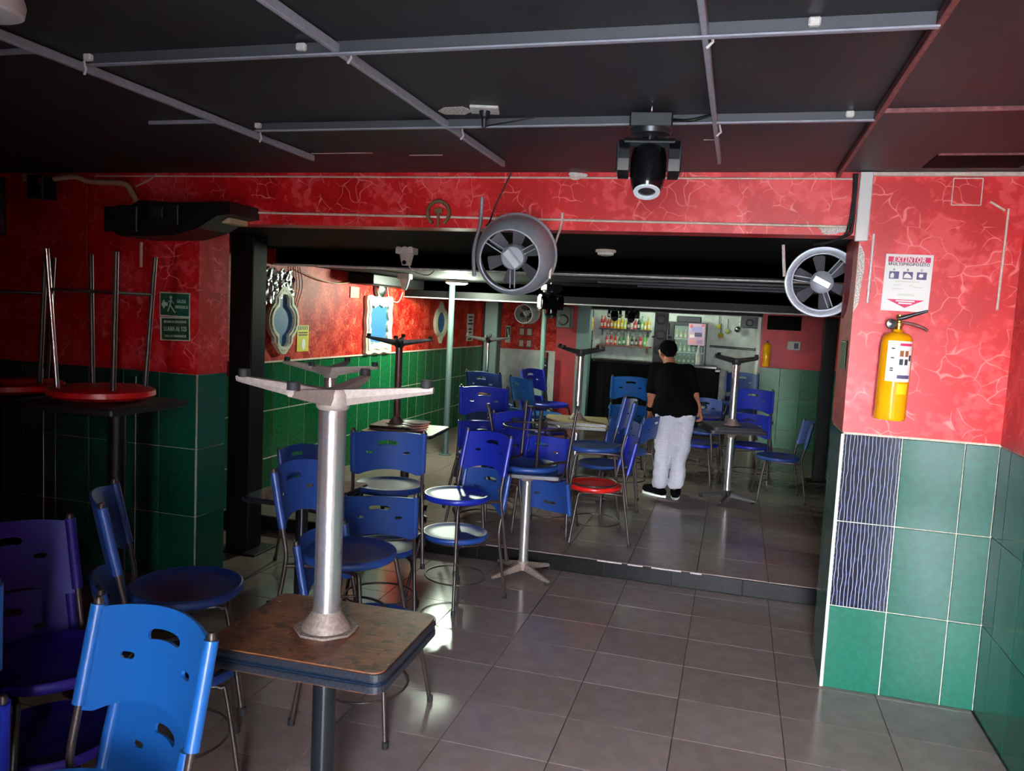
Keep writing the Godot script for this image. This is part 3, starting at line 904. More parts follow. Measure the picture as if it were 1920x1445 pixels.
func build_tables():
	# the near pair: one upside down on the other
	table(-1.16, -2.137, 0.0, 0.822, 0.03, 0.55, M.dark_top, M.raw_board, M.black_post, M.dark_cast, "black table with a black post standing under the upturned brown table in front", "", false, 0.575, 0.47)
	table(-1.16, -2.137, 0.824, 0.822, 0.03, 0.1, M.dark_top, M.raw_board, M.steel, M.cast_alu, "upturned table nearest the door, brown underside up, thick pale steel post", "", true, 0.575, 0.47, 0.041, 0.31)
	# the pair behind it
	table(-2.38, -4.05, 0.0, 0.76, 0.0, 0.3, M.dark_top, M.raw_board, M.black_post, M.dark_cast, "brown-topped table under an upturned table, behind the near pair by the black column", "", false, 0.5, 0.5)
	table(-2.26, -4.12, 0.762, 0.78, 0.0, 0.12, M.dark_top, M.raw_board, M.steel, M.cast_alu, "upturned table whose grey foot star rises just behind the near upturned table", "", true, 0.36, 0.4, 0.034, 0.29)
	# at the step
	table(-1.36, -5.36, 0.0, 0.78, 0.15, 0.75, M.dark_top, M.raw_board, M.steel, M.brown_cast, "dark glossy table on a shiny steel post right before the black step", "", false, 0.52, 0.5, 0.034)
	# right rear
	table(0.01, -8.06, RISE, 0.73, 0.3, 0.5, M.grey_top, M.grey_top, M.steel, M.dark_cast, "grey table on a shiny steel post right of the person", "", false, 0.56, 0.5, 0.036)
	table(0.01, -8.06, RISE + 0.732, 0.73, 0.3, 0.45, M.grey_top, M.grey_top, M.steel, M.dark_cast, "upturned table on the grey table right of the person, dark foot star up", "", true, 0.5, 0.5, 0.036)
	# middle of the rear room, partly hidden
	table(-1.42, -7.4, RISE, 0.74, 0.2, 0.4, M.beige_board, M.raw_board, M.steel, M.dark_cast, "beige-topped table in the middle of the stacked blue chairs", "", false, 0.6, 0.55)
	table(-1.42, -7.4, RISE + 0.742, 0.74, 0.2, 0.9, M.beige_board, M.beige_board, M.steel, M.dark_cast, "upturned table on the beige-topped table amid the blue chairs", "", true, 0.6, 0.55)
	table(-2.62, -6.1, RISE, 0.74, 0.1, 0.5, M.beige_board, M.raw_board, M.dark_cast, M.dark_cast, "beige table with plates standing by the green tiled wall", "", false, 0.6, 0.6)
	table(-2.72, -6.12, RISE + 0.742, 0.78, 0.1, 0.2, M.beige_board, M.raw_board, M.maroon_post, M.dark_cast, "upturned table with a brown post over the beige table with plates", "", true, 0.36, 0.4, 0.03)
	table(-2.95, -9.3, RISE, 0.74, 0.1, 0.3, M.dark_top, M.raw_board, M.dark_cast, M.dark_cast, "dark table by the grey column at the far left", "", false, 0.6, 0.6)
	table(-2.95, -9.3, RISE + 0.742, 0.74, 0.1, 0.1, M.dark_top, M.raw_board, M.dull_chrome, M.dark_cast, "upturned table with a black foot star before the grey column", "", true, 0.5, 0.5, 0.02)
	table(-0.62, -10.2, RISE, 0.74, 0.1, 0.3, M.dark_top, M.raw_board, M.steel, M.dark_cast, "small dark table far behind the person's left arm", "", false, 0.6, 0.6)
	# plates on the beige table
	for i in 4:
		var p := obj("plate", Shape.new().lathe([Vector2(0, 0.004), Vector2(0.07, 0.004), Vector2(0.11, 0.016), Vector2(0.112, 0.02), Vector2(0.07, 0.009), Vector2(0, 0.008)], 28), plain(rgb(176, 196, 196), 0.2))
		p.position = Vector3(-2.5 + 0.008 * i, RISE + 0.742 + 0.021 * i, -5.98)
		tag(p, ["bottom", "second lowest", "second highest", "top"][i] + " plate of the pale stack on the beige table", "plate", "plates on the beige table")

func build_chairs():
	var L := "left foreground chairs"
	var C := "stacked chairs along the left"
	var R := "chairs in the rear room"
	# front left
	chair("sky", -1.46, -1.34, Vector2(-0.45, 0.893), 0.0, "bright blue chair underneath the foremost bright blue chair", L)
	chair("sky", -1.36, -1.28, Vector2(-0.2, 0.98), 0.27, "bright blue chair nearest the camera, on top of its stack, slotted curved back", L)
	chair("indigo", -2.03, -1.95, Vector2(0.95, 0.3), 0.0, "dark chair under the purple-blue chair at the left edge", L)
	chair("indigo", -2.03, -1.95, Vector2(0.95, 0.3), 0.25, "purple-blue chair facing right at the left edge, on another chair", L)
	chair("navy", -1.98, -2.53, Vector2(0.8, -0.6), 0.0, "dark blue chair under the side-on chair left of the brown table", L)
	chair("navy", -1.98, -2.53, Vector2(0.8, -0.6), 0.31, "dark blue chair seen side-on left of the brown table, atop a stack", L)
	chair("royal", -2.07, -1.52, Vector2(-0.8, -0.6), 0.0, "royal blue chair cut by the left picture edge, lower of two", L)
	chair("sky", -2.08, -1.51, Vector2(-0.8, -0.6), 0.31, "blue chair cut by the left picture edge, upper of two", L)
	# behind the near table
	chair("navy", -1.50, -3.18, Vector2(1, 0.05), 0.0, "blue chair under the one whose back shows left of the steel post", C)
	chair("navy", -1.62, -3.18, Vector2(1, 0.05), 0.31, "blue chair facing right, its back left of the thick steel post", C)
	chair("navy", -1.96, -4.25, Vector2(-0.37, -0.93), 0.0, "blue chair turned away right of the steel post, lower of the stack", C)
	chair("navy", -1.98, -4.38, Vector2(-0.37, -0.93), 0.345, "blue chair turned away right of the steel post, upper of the stack", C)
	chair("navy", -1.66, -4.72, Vector2(-0.45, 0.893), 0.0, "dark blue chair under the bright royal one before the step", C)
	chair("royal", -1.66, -4.72, Vector2(-0.45, 0.893), 0.25, "bright royal blue chair facing the door, full back with slot, before the step", C)
	chair("royal", -1.84, -5.85, Vector2(-0.88, -0.47), RISE, "royal blue chair below the tilted one on the step", C)
	chair("royal", -1.82, -5.80, Vector2(-0.88, -0.47), 0.33, "royal blue chair with a tilted back, left of the upturned chair", C)
	chair("navy", -1.36, -5.36, Vector2(0.35, -0.94), 1.227, "upturned dark blue chair lying on the dark glossy table at the step", C, true)
	chair("royal", -1.40, -6.22, Vector2(0, -1), RISE, "blue chair behind the dark glossy table at the step", C)
	chair("red", -1.0, -6.1, Vector2(-0.95, 0.3), RISE, "chair with a red seat behind the step, under a blue chair", C)
	chair("navy", -1.03, -6.08, Vector2(-0.95, 0.3), RISE + 0.31, "blue chair on top of the red-seated chair", C)
	chair("navy", -2.78, -5.05, Vector2(0.95, 0.3), 0.0, "dark blue chair by the green wall, left of the steel post", C)
	# rear room, middle
	chair("royal", -2.15, -6.75, Vector2(-0.3, -0.95), RISE, "royal blue chair beside the beige table with plates", R)
	chair("royal", -2.17, -6.8, Vector2(-0.3, -0.95), RISE + 0.29, "royal blue chair turned away, right of the plates, upper of two", R)
	chair("navy", -1.75, -6.75, Vector2(0.9, 0.2), RISE, "dark blue chair among the stacks behind the step", R)
	chair("sky", -1.85, -7.75, Vector2(0.7, -0.7), RISE, "light blue chair in the middle stack, lower", R)
	chair("sky", -1.85, -7.75, Vector2(0.7, -0.7), RISE + 0.31, "light blue chair in the middle stack, upper", R)
	chair("navy", -2.5, -8.2, Vector2(0.2, -0.98), RISE, "navy chair before the white wall, lower of the stack", R)
	chair("navy", -2.5, -8.2, Vector2(0.2, -0.98), RISE + 0.31, "navy chair before the white wall, upper of the stack", R)
	chair("royal", -2.0, -8.75, Vector2(0.9, 0.4), RISE, "royal blue chair at the foot of the middle column stack", R)
	chair("royal", -2.0, -8.75, Vector2(0.9, 0.4), RISE + 0.31, "royal blue chair with its back edge-on before the white wall", R)
	chair("navy", -1.1, -7.05, Vector2(-0.6, 0.8), RISE, "navy chair tucked under the beige-topped table on the near side", R)
	chair("navy", -1.0, -7.9, Vector2(-0.9, -0.3), RISE, "navy chair left of the person's legs", R)
	chair("sky", -1.15, -9.0, Vector2(-0.2, -1), RISE, "light blue chair far behind, left of the person", R)
	chair("sky", -1.15, -9.0, Vector2(-0.2, -1), RISE + 0.31, "light blue chair far behind, left of the person, on another", R)
	# rear right
	chair("royal", 0.22, -9.05, Vector2(0.1, -1), RISE, "dark blue chair right behind the grey table, lower of two", R)
	chair("royal", 0.24, -9.25, Vector2(0.1, -1), RISE + 0.25, "royal blue chair behind the grey table's steel post, upper of two", R)
	chair("royal", -0.32, -8.85, Vector2(0.95, 0.2), RISE, "dark blue chair between the person and the grey table", R)
	chair("royal", -0.32, -8.85, Vector2(0.95, 0.2), RISE + 0.29, "dark blue chair between the person and the grey table, on another chair", R)
	chair("navy", 0.48, -8.4, Vector2(-0.95, 0.1), RISE, "dark blue chair on the right side of the grey table", R)
	chair("navy", -0.3, -9.9, Vector2(0.1, 1), RISE, "dark blue chair in the shade behind the person", R)
	chair("navy", 0.1, -10.6, Vector2(0, 1), RISE, "blue chair near the bar at the right", R)
	chair("navy", 0.1, -10.6, Vector2(0, 1), RISE + 0.31, "blue chair near the bar at the right, stacked on another", R)

func strip(called: String, a: Vector3, b: Vector3, r: float, m: Material, label: String, category := "conduit", group := "") -> MeshInstance3D:
	var o := obj(called, Shape.new().span(a - Vector3(r, r, r) * Vector3(float(a.x == b.x), float(a.y == b.y), float(a.z == b.z)), b + Vector3(r, r, r) * Vector3(float(a.x == b.x), float(a.y == b.y), float(a.z == b.z)), r * 0.35), m)
	tag(o, label, category, group)
	return o

func build_left():
	# high black bar table in the shade with two upturned red stools on it
	var t := thing("bar_table", "high black bar table in the shade at the left, under two upturned stools", "table", Vector3(-3.06, 0, -3.02))
	obj("tabletop", Shape.new().span(Vector3(-0.62, 1.325, 0.25), Vector3(0.5, 1.36, -0.25), 0.008), M.dark_wood, t)
	for x in [-0.42, 0.3]:
		var p := obj("post", Shape.new().lathe([Vector2(0.04, 0.03), Vector2(0.04, 1.325)], 20, Transform3D(Basis.IDENTITY, Vector3(x, 0, 0))), M.black_steel, t)
		obj("base_disc", Shape.new().lathe([Vector2(0, 0), Vector2(0.2, 0), Vector2(0.2, 0.012), Vector2(0.05, 0.04), Vector2(0, 0.04)], 28, Transform3D(Basis.IDENTITY, Vector3(x, 0, 0))), M.black_steel, p)
	stool("upturned red-seated stool on the high black table, fully in view", Vector3(-2.86, 1.363, -3.04), 0.2, "upturned stools", 0.68)
	stool("upturned red-seated stool on the high black table, cut by the left edge", Vector3(-3.34, 1.363, -2.98), 0.7, "upturned stools", 0.66)
	# exit signs on the left pier
	var s := thing("exit_sign", "green emergency exit sign with running figure and arrow", "sign", Vector3(-3.475, 1.81, -4.296))
	obj("board", Shape.new().box(Vector3(0, 0, 0.003), Vector3(0.23, 0.155, 0.005), 0.001), M.pale_print, s)
	obj("green_field", Shape.new().box(Vector3(0, 0, 0.006), Vector3(0.215, 0.14, 0.002)), M.sign_green, s)
	var arrow := PackedVector2Array([Vector2(-0.1, 0.0), Vector2(-0.08, 0.03), Vector2(-0.072, 0.012), Vector2(-0.052, 0.012), Vector2(-0.052, -0.012), Vector2(-0.072, -0.012), Vector2(-0.08, -0.03)])
	obj("arrow", Shape.new().prism(arrow, 0.0015, Transform3D(Basis.IDENTITY, Vector3(0, 0, 0.0065))), M.pale_print, s)
	var fig := Shape.new()
	fig.lathe([Vector2(0, 0.0), Vector2(0.011, 0.0), Vector2(0.011, 0.0015), Vector2(0, 0.0015)], 14, Transform3D(Basis(Vector3.RIGHT, PI / 2), Vector3(-0.028, 0.045, 0.0065)))
	for q in [[Vector2(-0.026, 0.034), Vector2(-0.034, -0.008), 0.011], [Vector2(-0.034, -0.006), Vector2(-0.05, -0.045), 0.008], [Vector2(-0.032, -0.006), Vector2(-0.012, -0.03), 0.008], [Vector2(-0.012, -0.03), Vector2(0.006, -0.052), 0.008], [Vector2(-0.026, 0.028), Vector2(-0.048, 0.014), 0.006], [Vector2(-0.024, 0.028), Vector2(-0.006, 0.006), 0.006]]:
		var a: Vector2 = q[0]
		var b: Vector2 = q[1]
		var w: float = q[2]
		var n := (b - a).normalized().orthogonal() * w * 0.5
		fig.prism(PackedVector2Array([a + n, b + n, b - n, a - n]), 0.0015, Transform3D(Basis.IDENTITY, Vector3(0, 0, 0.0065)))
	obj("running_figure", fig, M.pale_print, s)
	letters("SALIDA", 0.022, Vector3(0.052, 0.022, 0.008), M.pale_print, s, 0.0, 0.068)
	letters("EMERGENCIA", 0.02, Vector3(0.054, -0.014, 0.008), M.pale_print, s, 0.0, 0.096)
	var e := thing("emergency_number_sign", "dull green emergency number sign reading LLAMA AL 123", "sign", Vector3(-3.472, 1.655, -4.296))
	e.rotation.z = 0.03
	obj("board", Shape.new().box(Vector3(0, 0, 0.003), Vector3(0.225, 0.15, 0.005), 0.001), M.pale_print, e)
	obj("green_field", Shape.new().box(Vector3(0.004, -0.001, 0.006), Vector3(0.205, 0.136, 0.002)), M.sign_olive, e)
	letters("EN CASO DE EMERGENCIA", 0.016, Vector3(0.005, 0.045, 0.008), M.pale_print, e, 0.0, 0.17)
	letters("LLAMA AL 123", 0.03, Vector3(0.005, 0.0, 0.008), M.pale_print, e, 0.0, 0.17)
	letters("LINEA DE EMERGENCIA", 0.016, Vector3(0.005, -0.046, 0.008), M.pale_print, e, 0.0, 0.165)
	# loudspeaker lying on its side against the lintel
	var sp := thing("loudspeaker", "long black loudspeaker mounted sideways at the lintel's left end", "speaker", Vector3(-3.3, 2.21, -4.0))
	var prof := PackedVector2Array([Vector2(-0.40, 0.0), Vector2(-0.47, 0.03), Vector2(-0.485, 0.10), Vector2(-0.47, 0.17), Vector2(-0.40, 0.195), Vector2(-0.30, 0.195), Vector2(-0.24, 0.225), Vector2(-0.18, 0.225), Vector2(0.05, 0.215), Vector2(0.50, 0.225), Vector2(0.51, 0.15), Vector2(0.40, 0.135), Vector2(0.25, 0.06), Vector2(0.05, 0.01)])
	for i in prof.size():
		prof[i] *= Vector2(0.85, 0.95)
	obj("cabinet", Shape.new().prism(prof, -0.29, Transform3D(Basis.IDENTITY, Vector3.ZERO)), M.speaker_black, sp)
	obj("front_grille", Shape.new().box(Vector3(-0.33, 0.10, 0.004), Vector3(0.24, 0.15, 0.012), 0.005), M.black_shell, sp)
	var pn := obj("rear_panel", Shape.new().box(Vector3(-0.02, 0.13, 0.003), Vector3(0.2, 0.12, 0.01), 0.004), M.black_shell, sp)
	obj("connector_plate", Shape.new().box(Vector3(-0.06, 0.14, 0.01), Vector3(0.07, 0.06, 0.01), 0.003), M.fan_dark, pn)
	obj("bracket", Shape.new().span(Vector3(0.30, 0.1, -0.1), Vector3(0.36, 0.135, -0.28), 0.004), M.cable_beige, sp)
	# television and its wall bracket at the upper left edge
	var tv := thing("television", "black flat television cut by the upper left picture edge", "television", Vector3(-4.78, 2.2, -3.82), 0.9)
	obj("screen", Shape.new().box(Vector3(0, 0.18, 0), Vector3(0.62, 0.37, 0.05), 0.008), M.black_gloss, tv)
	obj("wall_bracket", Shape.new().box(Vector3(0, 0.18, -0.12), Vector3(0.12, 0.12, 0.2), 0.006), M.black_shell, tv)
	var dv := thing("junction_box", "small dark box with a yellow mark beside the television", "box", Vector3(-4.46, 2.46, -4.22))
	obj("case", Shape.new().box(Vector3(0, 0.07, 0), Vector3(0.13, 0.15, 0.12), 0.006), M.black_shell, dv)
	obj("yellow_mark", Shape.new().box(Vector3(0.045, 0.1, 0.061), Vector3(0.02, 0.035, 0.002)), M.brass, dv)
	obj("white_socket", Shape.new().box(Vector3(-0.12, 0.14, -0.02), Vector3(0.09, 0.05, 0.05), 0.006), M.beige_plastic, dv)
	var cb := smooth_path([Vector3(-4.38, 2.59, -4.24), Vector3(-4.22, 2.605, -4.24), Vector3(-4.1, 2.575, -4.24), Vector3(-3.92, 2.565, -4.22), Vector3(-3.78, 2.55, -4.2), Vector3(-3.7, 2.49, -4.17), Vector3(-3.64, 2.42, -4.15)], 6)
	tag(obj("cable_bundle", Shape.new().tube(cb, 0.017, 9), M.cable_beige), "thick beige taped cable drooping to the loudspeaker", "cable")
	tag(obj("cable", Shape.new().tube(smooth_path([Vector3(-3.62, 2.63, -4.285), Vector3(-3.67, 2.59, -4.28), Vector3(-3.72, 2.54, -4.22)], 4), 0.005, 6), M.cable_beige), "thin beige wire from the ceiling edge to the thick cable", "cable")
	strip("cable_duct", Vector3(-4.17, 2.05, -4.29), Vector3(-4.17, 2.60, -4.29), 0.006, M.red_flat, "thin vertical red cable duct on the wall below the television", "duct")
	strip("cable_duct", Vector3(-3.735, 2.04, -4.29), Vector3(-3.735, 2.2, -4.29), 0.008, M.cream_strip, "short pale vertical duct below the loudspeaker", "duct")

func build_ceiling_things():
	var y := CEIL - 0.022
	var spec := [[-2.21, 0.4, -3.78, M.conduit, "leftmost grey ceiling bar running away from the door"], [-1.215, 0.4, -3.95, M.conduit, "second grey ceiling bar running away from the door, past the broken tile"], [-0.14, 0.4, -3.9, M.conduit, "third grey ceiling bar running away, right of the stage light"], [0.42, 0.4, -4.25, M.maroon_conduit, "maroon ceiling bar running away at the right"]]
	for s in spec:
		var b := thing("ceiling_bar", s[4], "bar", Vector3(s[0], y, 0.0), 0.0, "ceiling bars")
		obj("profile", Shape.new().span(Vector3(-0.009, -0.014, s[1]), Vector3(0.009, 0.016, s[2]), 0.003), s[3], b)
		for z in [-2.25, -3.28]:
			if s[0] < 0.4:
				obj("clip", Shape.new().tube([Vector3(0.012, 0.018, z), Vector3(0.02, -0.01, z), Vector3(0.004, -0.022, z - 0.01)], 0.0045, 6), M.white_trim, b)
	var cross := [[-2.13, 0.42, -2.2, 0.019, M.conduit, "near grey ceiling cross bar over the full width"], [-2.12, 0.42, -3.13, 0.017, M.conduit, "far grey ceiling cross bar behind the stage light"], [-2.62, -2.22, -3.05, 0.008, M.conduit, "short thin ceiling cross bar at the left"], [-3.2, -2.22, -2.12, 0.009, M.conduit, "thin cross bar at the left picture edge"], [0.43, 1.26, -3.1, 0.008, M.maroon_conduit, "thin maroon cross bar to the right wall"]]
	for s in cross:
		var b := thing("ceiling_cross_bar", s[5], "bar", Vector3(0, CEIL - s[3] * 0.98, s[2]), 0.0, "ceiling cross bars")
		var pf := obj("profile", Shape.new().span(Vector3(s[0], -s[3], -0.006), Vector3(s[1], s[3], 0.004), 0.001), M.bar_grey if s[3] > 0.012 else s[4], b)
		if s[3] > 0.012:
			obj("bottom_lip", Shape.new().span(Vector3(s[0], -s[3] - 0.003, -0.006), Vector3(s[1], -s[3] + 0.0025, 0.014), 0.001), s[4], pf)
		if s[3] > 0.012:
			for x in ([-2.12, -1.33, 0.13] if s[2] > -3 else [-2.1, 0.33]):
				obj("clip", Shape.new().box(Vector3(x, 0.004, 0.012), Vector3(0.03, 0.022, 0.02), 0.004), M.white_trim, b)
	# unlit lamp in the top left corner of the picture
	var lp := thing("ceiling_light", "unlit white round ceiling light at the top left corner", "lamp", Vector3(-2.02, CEIL, -1.72))
	obj("rim", Shape.new().lathe([Vector2(0, 0), Vector2(0.1, 0), Vector2(0.105, -0.02), Vector2(0.1, -0.045), Vector2(0.09, -0.05)], 32), M.white_plastic, lp)
	obj("diffuser", Shape.new().lathe([Vector2(0.09, -0.05), Vector2(0.05, -0.056), Vector2(0, -0.057)], 32), M.white_plastic, lp)
	# broken ceiling tile and lamp socket near the second bar
	var br := thing("ceiling_socket", "white square ceiling plate with a bare lamp socket", "lamp socket", Vector3(-1.0, CEIL, -2.97))
	obj("plate", Shape.new().box(Vector3(0, -0.006, 0), Vector3(0.11, 0.01, 0.1), 0.002, Basis(Vector3.UP, 0.25)), M.white_trim, br)
	obj("socket", Shape.new().lathe([Vector2(0.0, -0.012), Vector2(0.022, -0.012), Vector2(0.02, -0.035), Vector2(0.012, -0.04), Vector2(0.008, -0.075), Vector2(0, -0.078)], 14), M.black_shell, br)
	obj("wire", Shape.new().tube(smooth_path([Vector3(0, -0.07, 0), Vector3(0.05, -0.07, 0.03), Vector3(0.13, -0.065, 0.05), Vector3(0.22, -0.05, 0.05)], 4), 0.003, 6), M.cable_black, br)
	var pt := thing("ceiling_patch", "flaking grey patch in the black ceiling beside the second bar", "patch", Vector3(-1.13, CEIL, -2.99))
	obj("bare_board", Shape.new().prism(PackedVector2Array([Vector2(-0.06, -0.05), Vector2(0.02, -0.06), Vector2(0.07, -0.01), Vector2(0.05, 0.05), Vector2(-0.03, 0.045), Vector2(-0.07, 0.0)]), 0.003, Transform3D(Basis(Vector3.RIGHT, Vector3(0, 0, 1), Vector3(0, -1, 0)), Vector3.ZERO)), M.old_plaster, pt)
	for a in [[-2.21, -1.86, -3.76, 0.005], [-1.68, -1.5, -3.82, 0.004], [-3.0, -2.8, -2.4, 0.002], [-0.2, -0.13, -3.55, 0.004]]:
		tag(obj("ceiling_scratch", Shape.new().span(Vector3(a[0], CEIL - 0.002, a[2] - a[3]), Vector3(a[1], CEIL + 0.002, a[2] + a[3]), 0.0005), M.cream_strip), {-2.21: "long pale scratch in the ceiling above the lintel", -1.68: "short pale scratch in the ceiling above the horseshoe", -3.0: "faint pale scratch at the ceiling's left", -0.2: "small pale ceiling mark behind the stage light"}[a[0]], "scratch", "ceiling scratches")
	var hatch := thing("ceiling_hatch", "dark ceiling hatch with a pale edge above the pier", "hatch", Vector3(0.98, CEIL, -4.02))
	obj("panel", Shape.new().box(Vector3(0, -0.002, 0), Vector3(0.4, 0.006, 0.3), 0.001), M.black_paint, hatch)
	obj("frame", Shape.new().span(Vector3(-0.2, -0.008, 0.15), Vector3(0.2, 0, 0.157)), M.maroon_conduit, hatch)
	moving_head("black moving-head stage light with a white ring, hung before the lintel", Vector3(-0.36, CEIL - 0.035, -2.98), 0.12, 0.93, -0.42, true)
	tag(obj("cable", Shape.new().tube(smooth_path([Vector3(-0.28, CEIL - 0.05, -3.0), Vector3(-0.22, CEIL - 0.04, -3.05), Vector3(-0.15, CEIL - 0.03, -3.02)], 4), 0.006, 6), M.cable_black), "black cable of the near stage light", "cable")

func build_lintel_things():
	var z := -4.288
	for q in [[Vector3(-2.9, 2.398, z), Vector3(0.5, 2.372, z), 0.007, "lower pale cable duct along the red lintel"], [Vector3(-4.1, 2.618, z), Vector3(0.5, 2.606, z), 0.005, "upper thin cable duct along the red lintel"]]:
		tag(obj("cable_duct", Shape.new().tube([q[0], q[1]], q[2], 6), M.cream_strip), q[3], "duct")
	# rusty horseshoe
	var h := thing("horseshoe", "rusty horseshoe hung open side down on the red lintel", "horseshoe", Vector3(-1.69, 2.41, z + 0.012))
	var u := []
	for i in 25:
		var a := deg_to_rad(-58.0 + 296.0 * i / 24.0)
		u.append(Vector3(cos(a) * 0.066, sin(a) * 0.066, 0))
	obj("shoe", Shape.new().tube(u, 0.011, 8), M.rust, h)
	obj("center_ornament", Shape.new().box(Vector3(0, -0.03, 0), Vector3(0.016, 0.1, 0.012), 0.004).box(Vector3(0, 0.012, 0), Vector3(0.05, 0.03, 0.012), 0.004), M.rust, h)
	# big drum fan on flat iron brackets
	var f := drum_fan("large silver drum fan hanging from the red lintel", Vector3(-1.16, 2.155, -4.03), Vector3(0.25, 0.08, 0.0), 0.207, 0.2, M.fan_silver, M.fan_blade, 0.76)
	var inv := f.transform.affine_inverse()
	for s in [[-1.43, 2.5, 0.018, "hanger_bar"], [-0.965, 2.42, 0.012, "hanger_bar"]]:
		var pts := []
		for p in smooth_path([Vector3(s[0], s[1], -4.27), Vector3(s[0], 2.35, -4.26), Vector3(s[0] * 0.985 + (-0.004 if s[0] < -1.2 else -0.02), 2.2, -4.12), Vector3(s[0] + (0.05 if s[0] < -1.2 else 0.0), 2.05, -4.05)], 5):
			pts.append(inv * p)
		obj(s[3], Shape.new().tube(pts, s[2] * 0.6, 6), M.fan_silver if s[0] < -1.2 else M.cream_strip, f)
	tag(obj("cable", Shape.new().tube(smooth_path([Vector3(-1.26, 2.63, -4.25), Vector3(-1.3, 2.55, -4.26), Vector3(-1.35, 2.45, -4.27), Vector3(-1.37, 2.36, -4.24), Vector3(-1.36, 2.33, -4.15)], 5), 0.005, 6), M.cable_black), "black cable running down the lintel to the large fan", "cable")
	# second fan behind the pier's edge
	drum_fan("silver drum fan half hidden behind the red pier", Vector3(0.44, 2.125, -4.85), Vector3(0.03, -0.08, 0.4), 0.2, 0.14, M.fan_silver, M.fan_blade, 0.8, true)
	tag(obj("hanger_strip", Shape.new().tube([Vector3(0.215, 2.33, -4.83), Vector3(0.235, 2.15, -4.83)], 0.009, 6), M.cream_strip), "pale hanger strip left of the half-hidden fan", "bracket")
	# white duct at the corner, black cables beside it
	tag(obj("cable_trunking", Shape.new().box(Vector3(0.553, 2.468, -4.275), Vector3(0.06, 0.335, 0.035), 0.004), M.white_plastic), "white upright cable trunking at the corner of lintel and pier", "duct")
	for k in 3:
		tag(obj("cable", Shape.new().tube(smooth_path([Vector3(0.495 + 0.009 * k, 2.63, -4.28), Vector3(0.5 + 0.006 * k, 2.5, -4.275), Vector3(0.49 + 0.01 * k, 2.38, -4.275), Vector3(0.47 + 0.01 * k, 2.325, -4.29), Vector3(0.4 - 0.02 * k, 2.31, -4.6)], 5), 0.0045, 6), M.cable_black), ["leftmost", "middle", "rightmost"][k] + " of the black cables beside the white trunking", "cable", "cables at the pier")
	# places where the red paint has come off
	for q in [[Vector3(-0.9, 2.622, 0), 0.05, 0.02, M.white_trim, "white bare patch above the upper duct, left of the stage light"], [Vector3(0.42, 2.355, 0), 0.07, 0.02, M.old_plaster, "grey bare patch of plaster low on the lintel's right end"]]:
		var pg := PackedVector2Array()
		for i in 14:
			var a := TAU * i / 14
			var k := 1.0 + 0.22 * sin(3.0 * a + 1.0) + 0.12 * sin(7.0 * a)
			pg.append(Vector2(cos(a) * q[1] * k, sin(a) * q[2] * k))
		tag(obj("bare_patch", Shape.new().prism(pg, 0.003, Transform3D(Basis.IDENTITY, Vector3(q[0].x, q[0].y, -4.297))), q[3]), q[4], "patch")
	# under the soffit
	var cm := thing("security_camera", "beige box camera under the black soffit left of the large fan", "camera", Vector3(-2.5, SOFFIT, -5.7))
	obj("mount", Shape.new().box(Vector3(0, -0.03, 0), Vector3(0.15, 0.05, 0.1), 0.006), M.beige_plastic, cm)
	var hd := obj("head", Shape.new().lathe([Vector2(0.055, -0.055), Vector2(0.045, -0.1), Vector2(0.035, -0.14), Vector2(0, -0.142)], 18), M.beige_plastic, cm)
	obj("lens", Shape.new().lathe([Vector2(0, 0), Vector2(0.016, 0), Vector2(0.016, 0.012), Vector2(0, 0.012)], 14, Transform3D(Basis(Vector3.RIGHT, PI / 2), Vector3(0, -0.12, 0.035))), M.black_gloss, hd)
	for k in 3:
		obj("fin", Shape.new().box(Vector3(-0.05 + 0.05 * k, -0.01, 0.045), Vector3(0.03, 0.05, 0.02), 0.003), M.beige_plastic, cm)
	obj("wire", Shape.new().tube(smooth_path([Vector3(0.0, -0.12, -0.02), Vector3(0.02, -0.18, -0.1), Vector3(0.1, -0.2, -0.2), Vector3(0.12, -0.15, -0.3)], 5), 0.005, 6), M.cream_strip, cm)
	var sm := thing("smoke_detector", "pale round detector under the soffit right of the large fan", "detector", Vector3(-0.92, SOFFIT, -5.5))
	obj("base", Shape.new().lathe([Vector2(0, 0), Vector2(0.07, 0), Vector2(0.072, -0.015), Vector2(0.06, -0.02)], 24), M.beige_plastic, sm)
	obj("dome", Shape.new().lathe([Vector2(0.058, -0.018), Vector2(0.055, -0.035), Vector2(0.03, -0.042), Vector2(0, -0.043)], 24), M.white_trim, sm)

